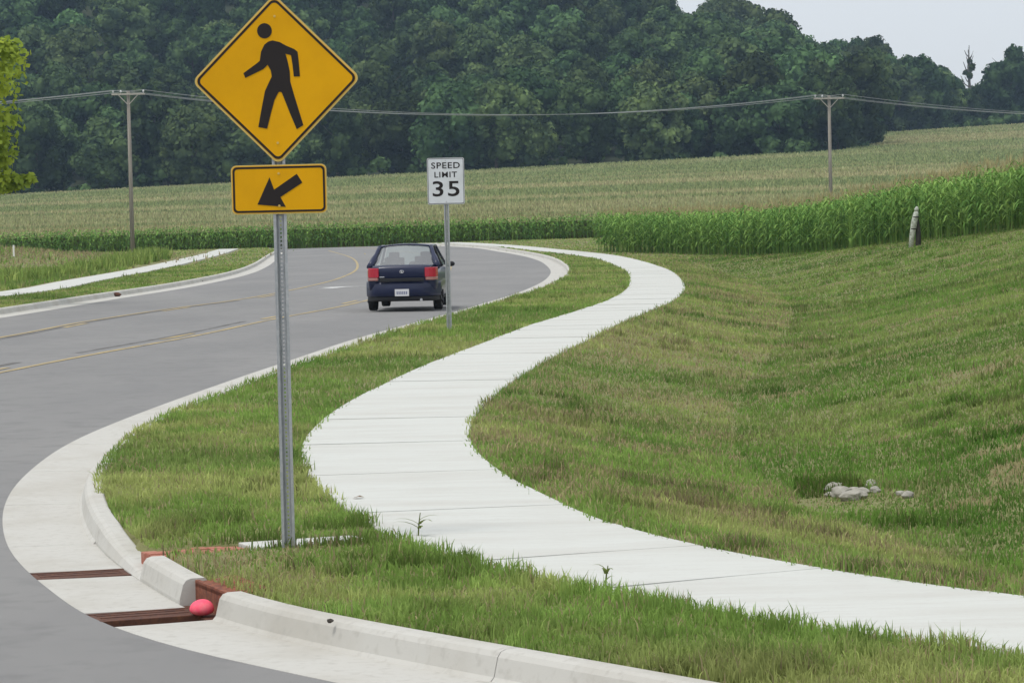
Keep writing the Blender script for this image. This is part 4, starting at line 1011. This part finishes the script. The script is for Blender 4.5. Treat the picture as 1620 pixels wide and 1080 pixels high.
# round dark tree standing above the skyline at the right
tx = at(1600, 100, 840); o = copy_tree(protos[0]); s = (at(1600, 66, 840)[2] - float(G(tx[0], 840))) / 19; o.location = (tx[0], 840, float(G(tx[0], 840)) - .2); o.scale = (s * .95, s * .95, s); tag(o, 'round-topped tree standing taller than its neighbours at the end of the woods', 'tree')
del o['group']
for px_, top in ((1492, 112), (1512, 120), (1528, 132), (1546, 126), (1562, 118), (1578, 112)):
    yy = 835 + (px_ * 7 % 23); X_ = at(px_, 100, yy)[0]; gz = float(G(X_, yy)); o = copy_tree(protos[px_ % 7]); s = max(.45, (at(px_, top, yy)[2] - gz) / [19, 21, 17, 20, 18, 22, 16][px_ % 7])
    o.location = (X_, yy, gz - .3); o.scale = (s * .85, s * .85, s); o.rotation_euler = (0, 0, px_); tag(o, LB[2], 'tree', GB[2])
# half-dead snag
tx = at(1533, 100, 838); gz = float(G(tx[0], 838)); H = at(1533, 72, 838)[2] - gz
sn = empty('dead_tree', (tx[0], 838, gz)); tag(sn, 'half-dead tree with bare branches poking above the skyline', 'dead tree')
m = MB(); m.tube([(0, 0, -.4), (.2, 0, H * .4), (-.2, 0, H * .75), (.1, 0, H)], [.5, .42, .3, .09], 8)
for i in range(16):
    a = random.uniform(0, 6.28); h0 = H * random.uniform(.5, .92); L = random.uniform(1.6, 4.2) * (1.25 - h0 / H); m.tube([(0, 0, h0), (L * .5 * math.cos(a), L * .5 * math.sin(a), h0 + L * .4), (L * .9 * math.cos(a), L * .9 * math.sin(a), h0 + L * 1.3)], [.2, .15, .07], 5)
m.build('trunk', 'snag_bark', sn)
V, Fc = crown_geo(77, H * .93, 2.0, H * .45, 8, 60, .8, core=0); fast_obj('foliage', V, Fc, 'oak_leaf', parent=sn)
# bright tree by the far left sidewalk, mostly outside the picture
bt = empty('tree', (-17.6, 84, float(G(-17.6, 84)))); tag(bt, 'bright yellow-green tree reaching in over the far sidewalk', 'tree')
r0 = np.random.default_rng(3); Vs, Fs, off = [], [], 0
lob = [(at(2, 95, 84), .85), (at(-14, 130, 83.6), .9), (at(-4, 190, 84), .75), (at(-8, 228, 84), .7), (at(-10, 250, 84), .6), (at(28, 287, 84), .35), (at(6, 292, 84), .4), (at(-22, 280, 84), .8), (at(8, 75, 84), .45), (at(44, 283, 84), .22)]
for c, lr in [(tuple(a - np.array(bt.location)), b) for a, b in lob] + [((r0.normal(0, 1.5), r0.normal(0, 1.7), r0.uniform(2.8, 8.5)), r0.uniform(.7, 1.1)) for _ in range(34)]:
    n = int(420 * lr); dd = r0.normal(0, 1, (n, 3)); dd /= np.linalg.norm(dd, axis=1)[:, None]; p = np.array(c) + dd * (lr * r0.uniform(.3, 1.05, n))[:, None] * np.array([1, 1, .7]); nr = dd + r0.normal(0, .6, (n, 3)) + np.array([0, 0, .5]); nr /= np.linalg.norm(nr, axis=1)[:, None]
    t = np.cross(nr, r0.normal(0, 1, (n, 3))); t /= np.linalg.norm(t, axis=1)[:, None]; b = np.cross(nr, t); s = .19 * r0.uniform(.6, 1.3, n)[:, None]
    Vs.append(np.stack([p - t * s * .5, p + b * s * .35, p + t * s * .5, p - b * s * .35], 1).reshape(-1, 3)); Fs.append(np.arange(4 * n).reshape(-1, 4) + off); off += 4 * n
fast_obj('crown', np.vstack(Vs), np.vstack(Fs), 'bright_leaf', parent=bt)
tm = MB(); tm.tube([(0, 0, -.4), (.05, 0, 2.2), (-.1, .1, 4.5), (.1, 0, 7.5)], [.22, .17, .12, .04], 9)
for c, lr in lob:
    q = Vector(c) - bt.location; tm.tube([(0, 0, max(1.8, q.z - 1.0)), (q.x * .5, q.y * .5, q.z - .2), (q.x, q.y, q.z)], [.06, .04, .012], 6)
tm.build('trunk', 'bark', bt, smooth=True)

# ------------------------------------------------------------------ haze
hz = MB().box((0, 985, 55), (2600, 2100, 124)).build('haze', 'wire'); tag(hz, kind='stuff'); hz['label'] = 'thin pale summer haze in the air'
hm = bpy.data.materials.new('haze'); hm.use_nodes = True; n = hm.node_tree; n.nodes.clear(); oo = n.nodes.new('ShaderNodeOutputMaterial'); pv = n.nodes.new('ShaderNodeVolumePrincipled')
pv.inputs['Color'].default_value = (.55, .76, 1, 1); pv.inputs['Density'].default_value = .00014; pv.inputs['Anisotropy'].default_value = .2
n.links.new(pv.outputs[0], oo.inputs['Volume']); hz.data.materials.clear(); hz.data.materials.append(hm); hz.display_type = 'WIRE'
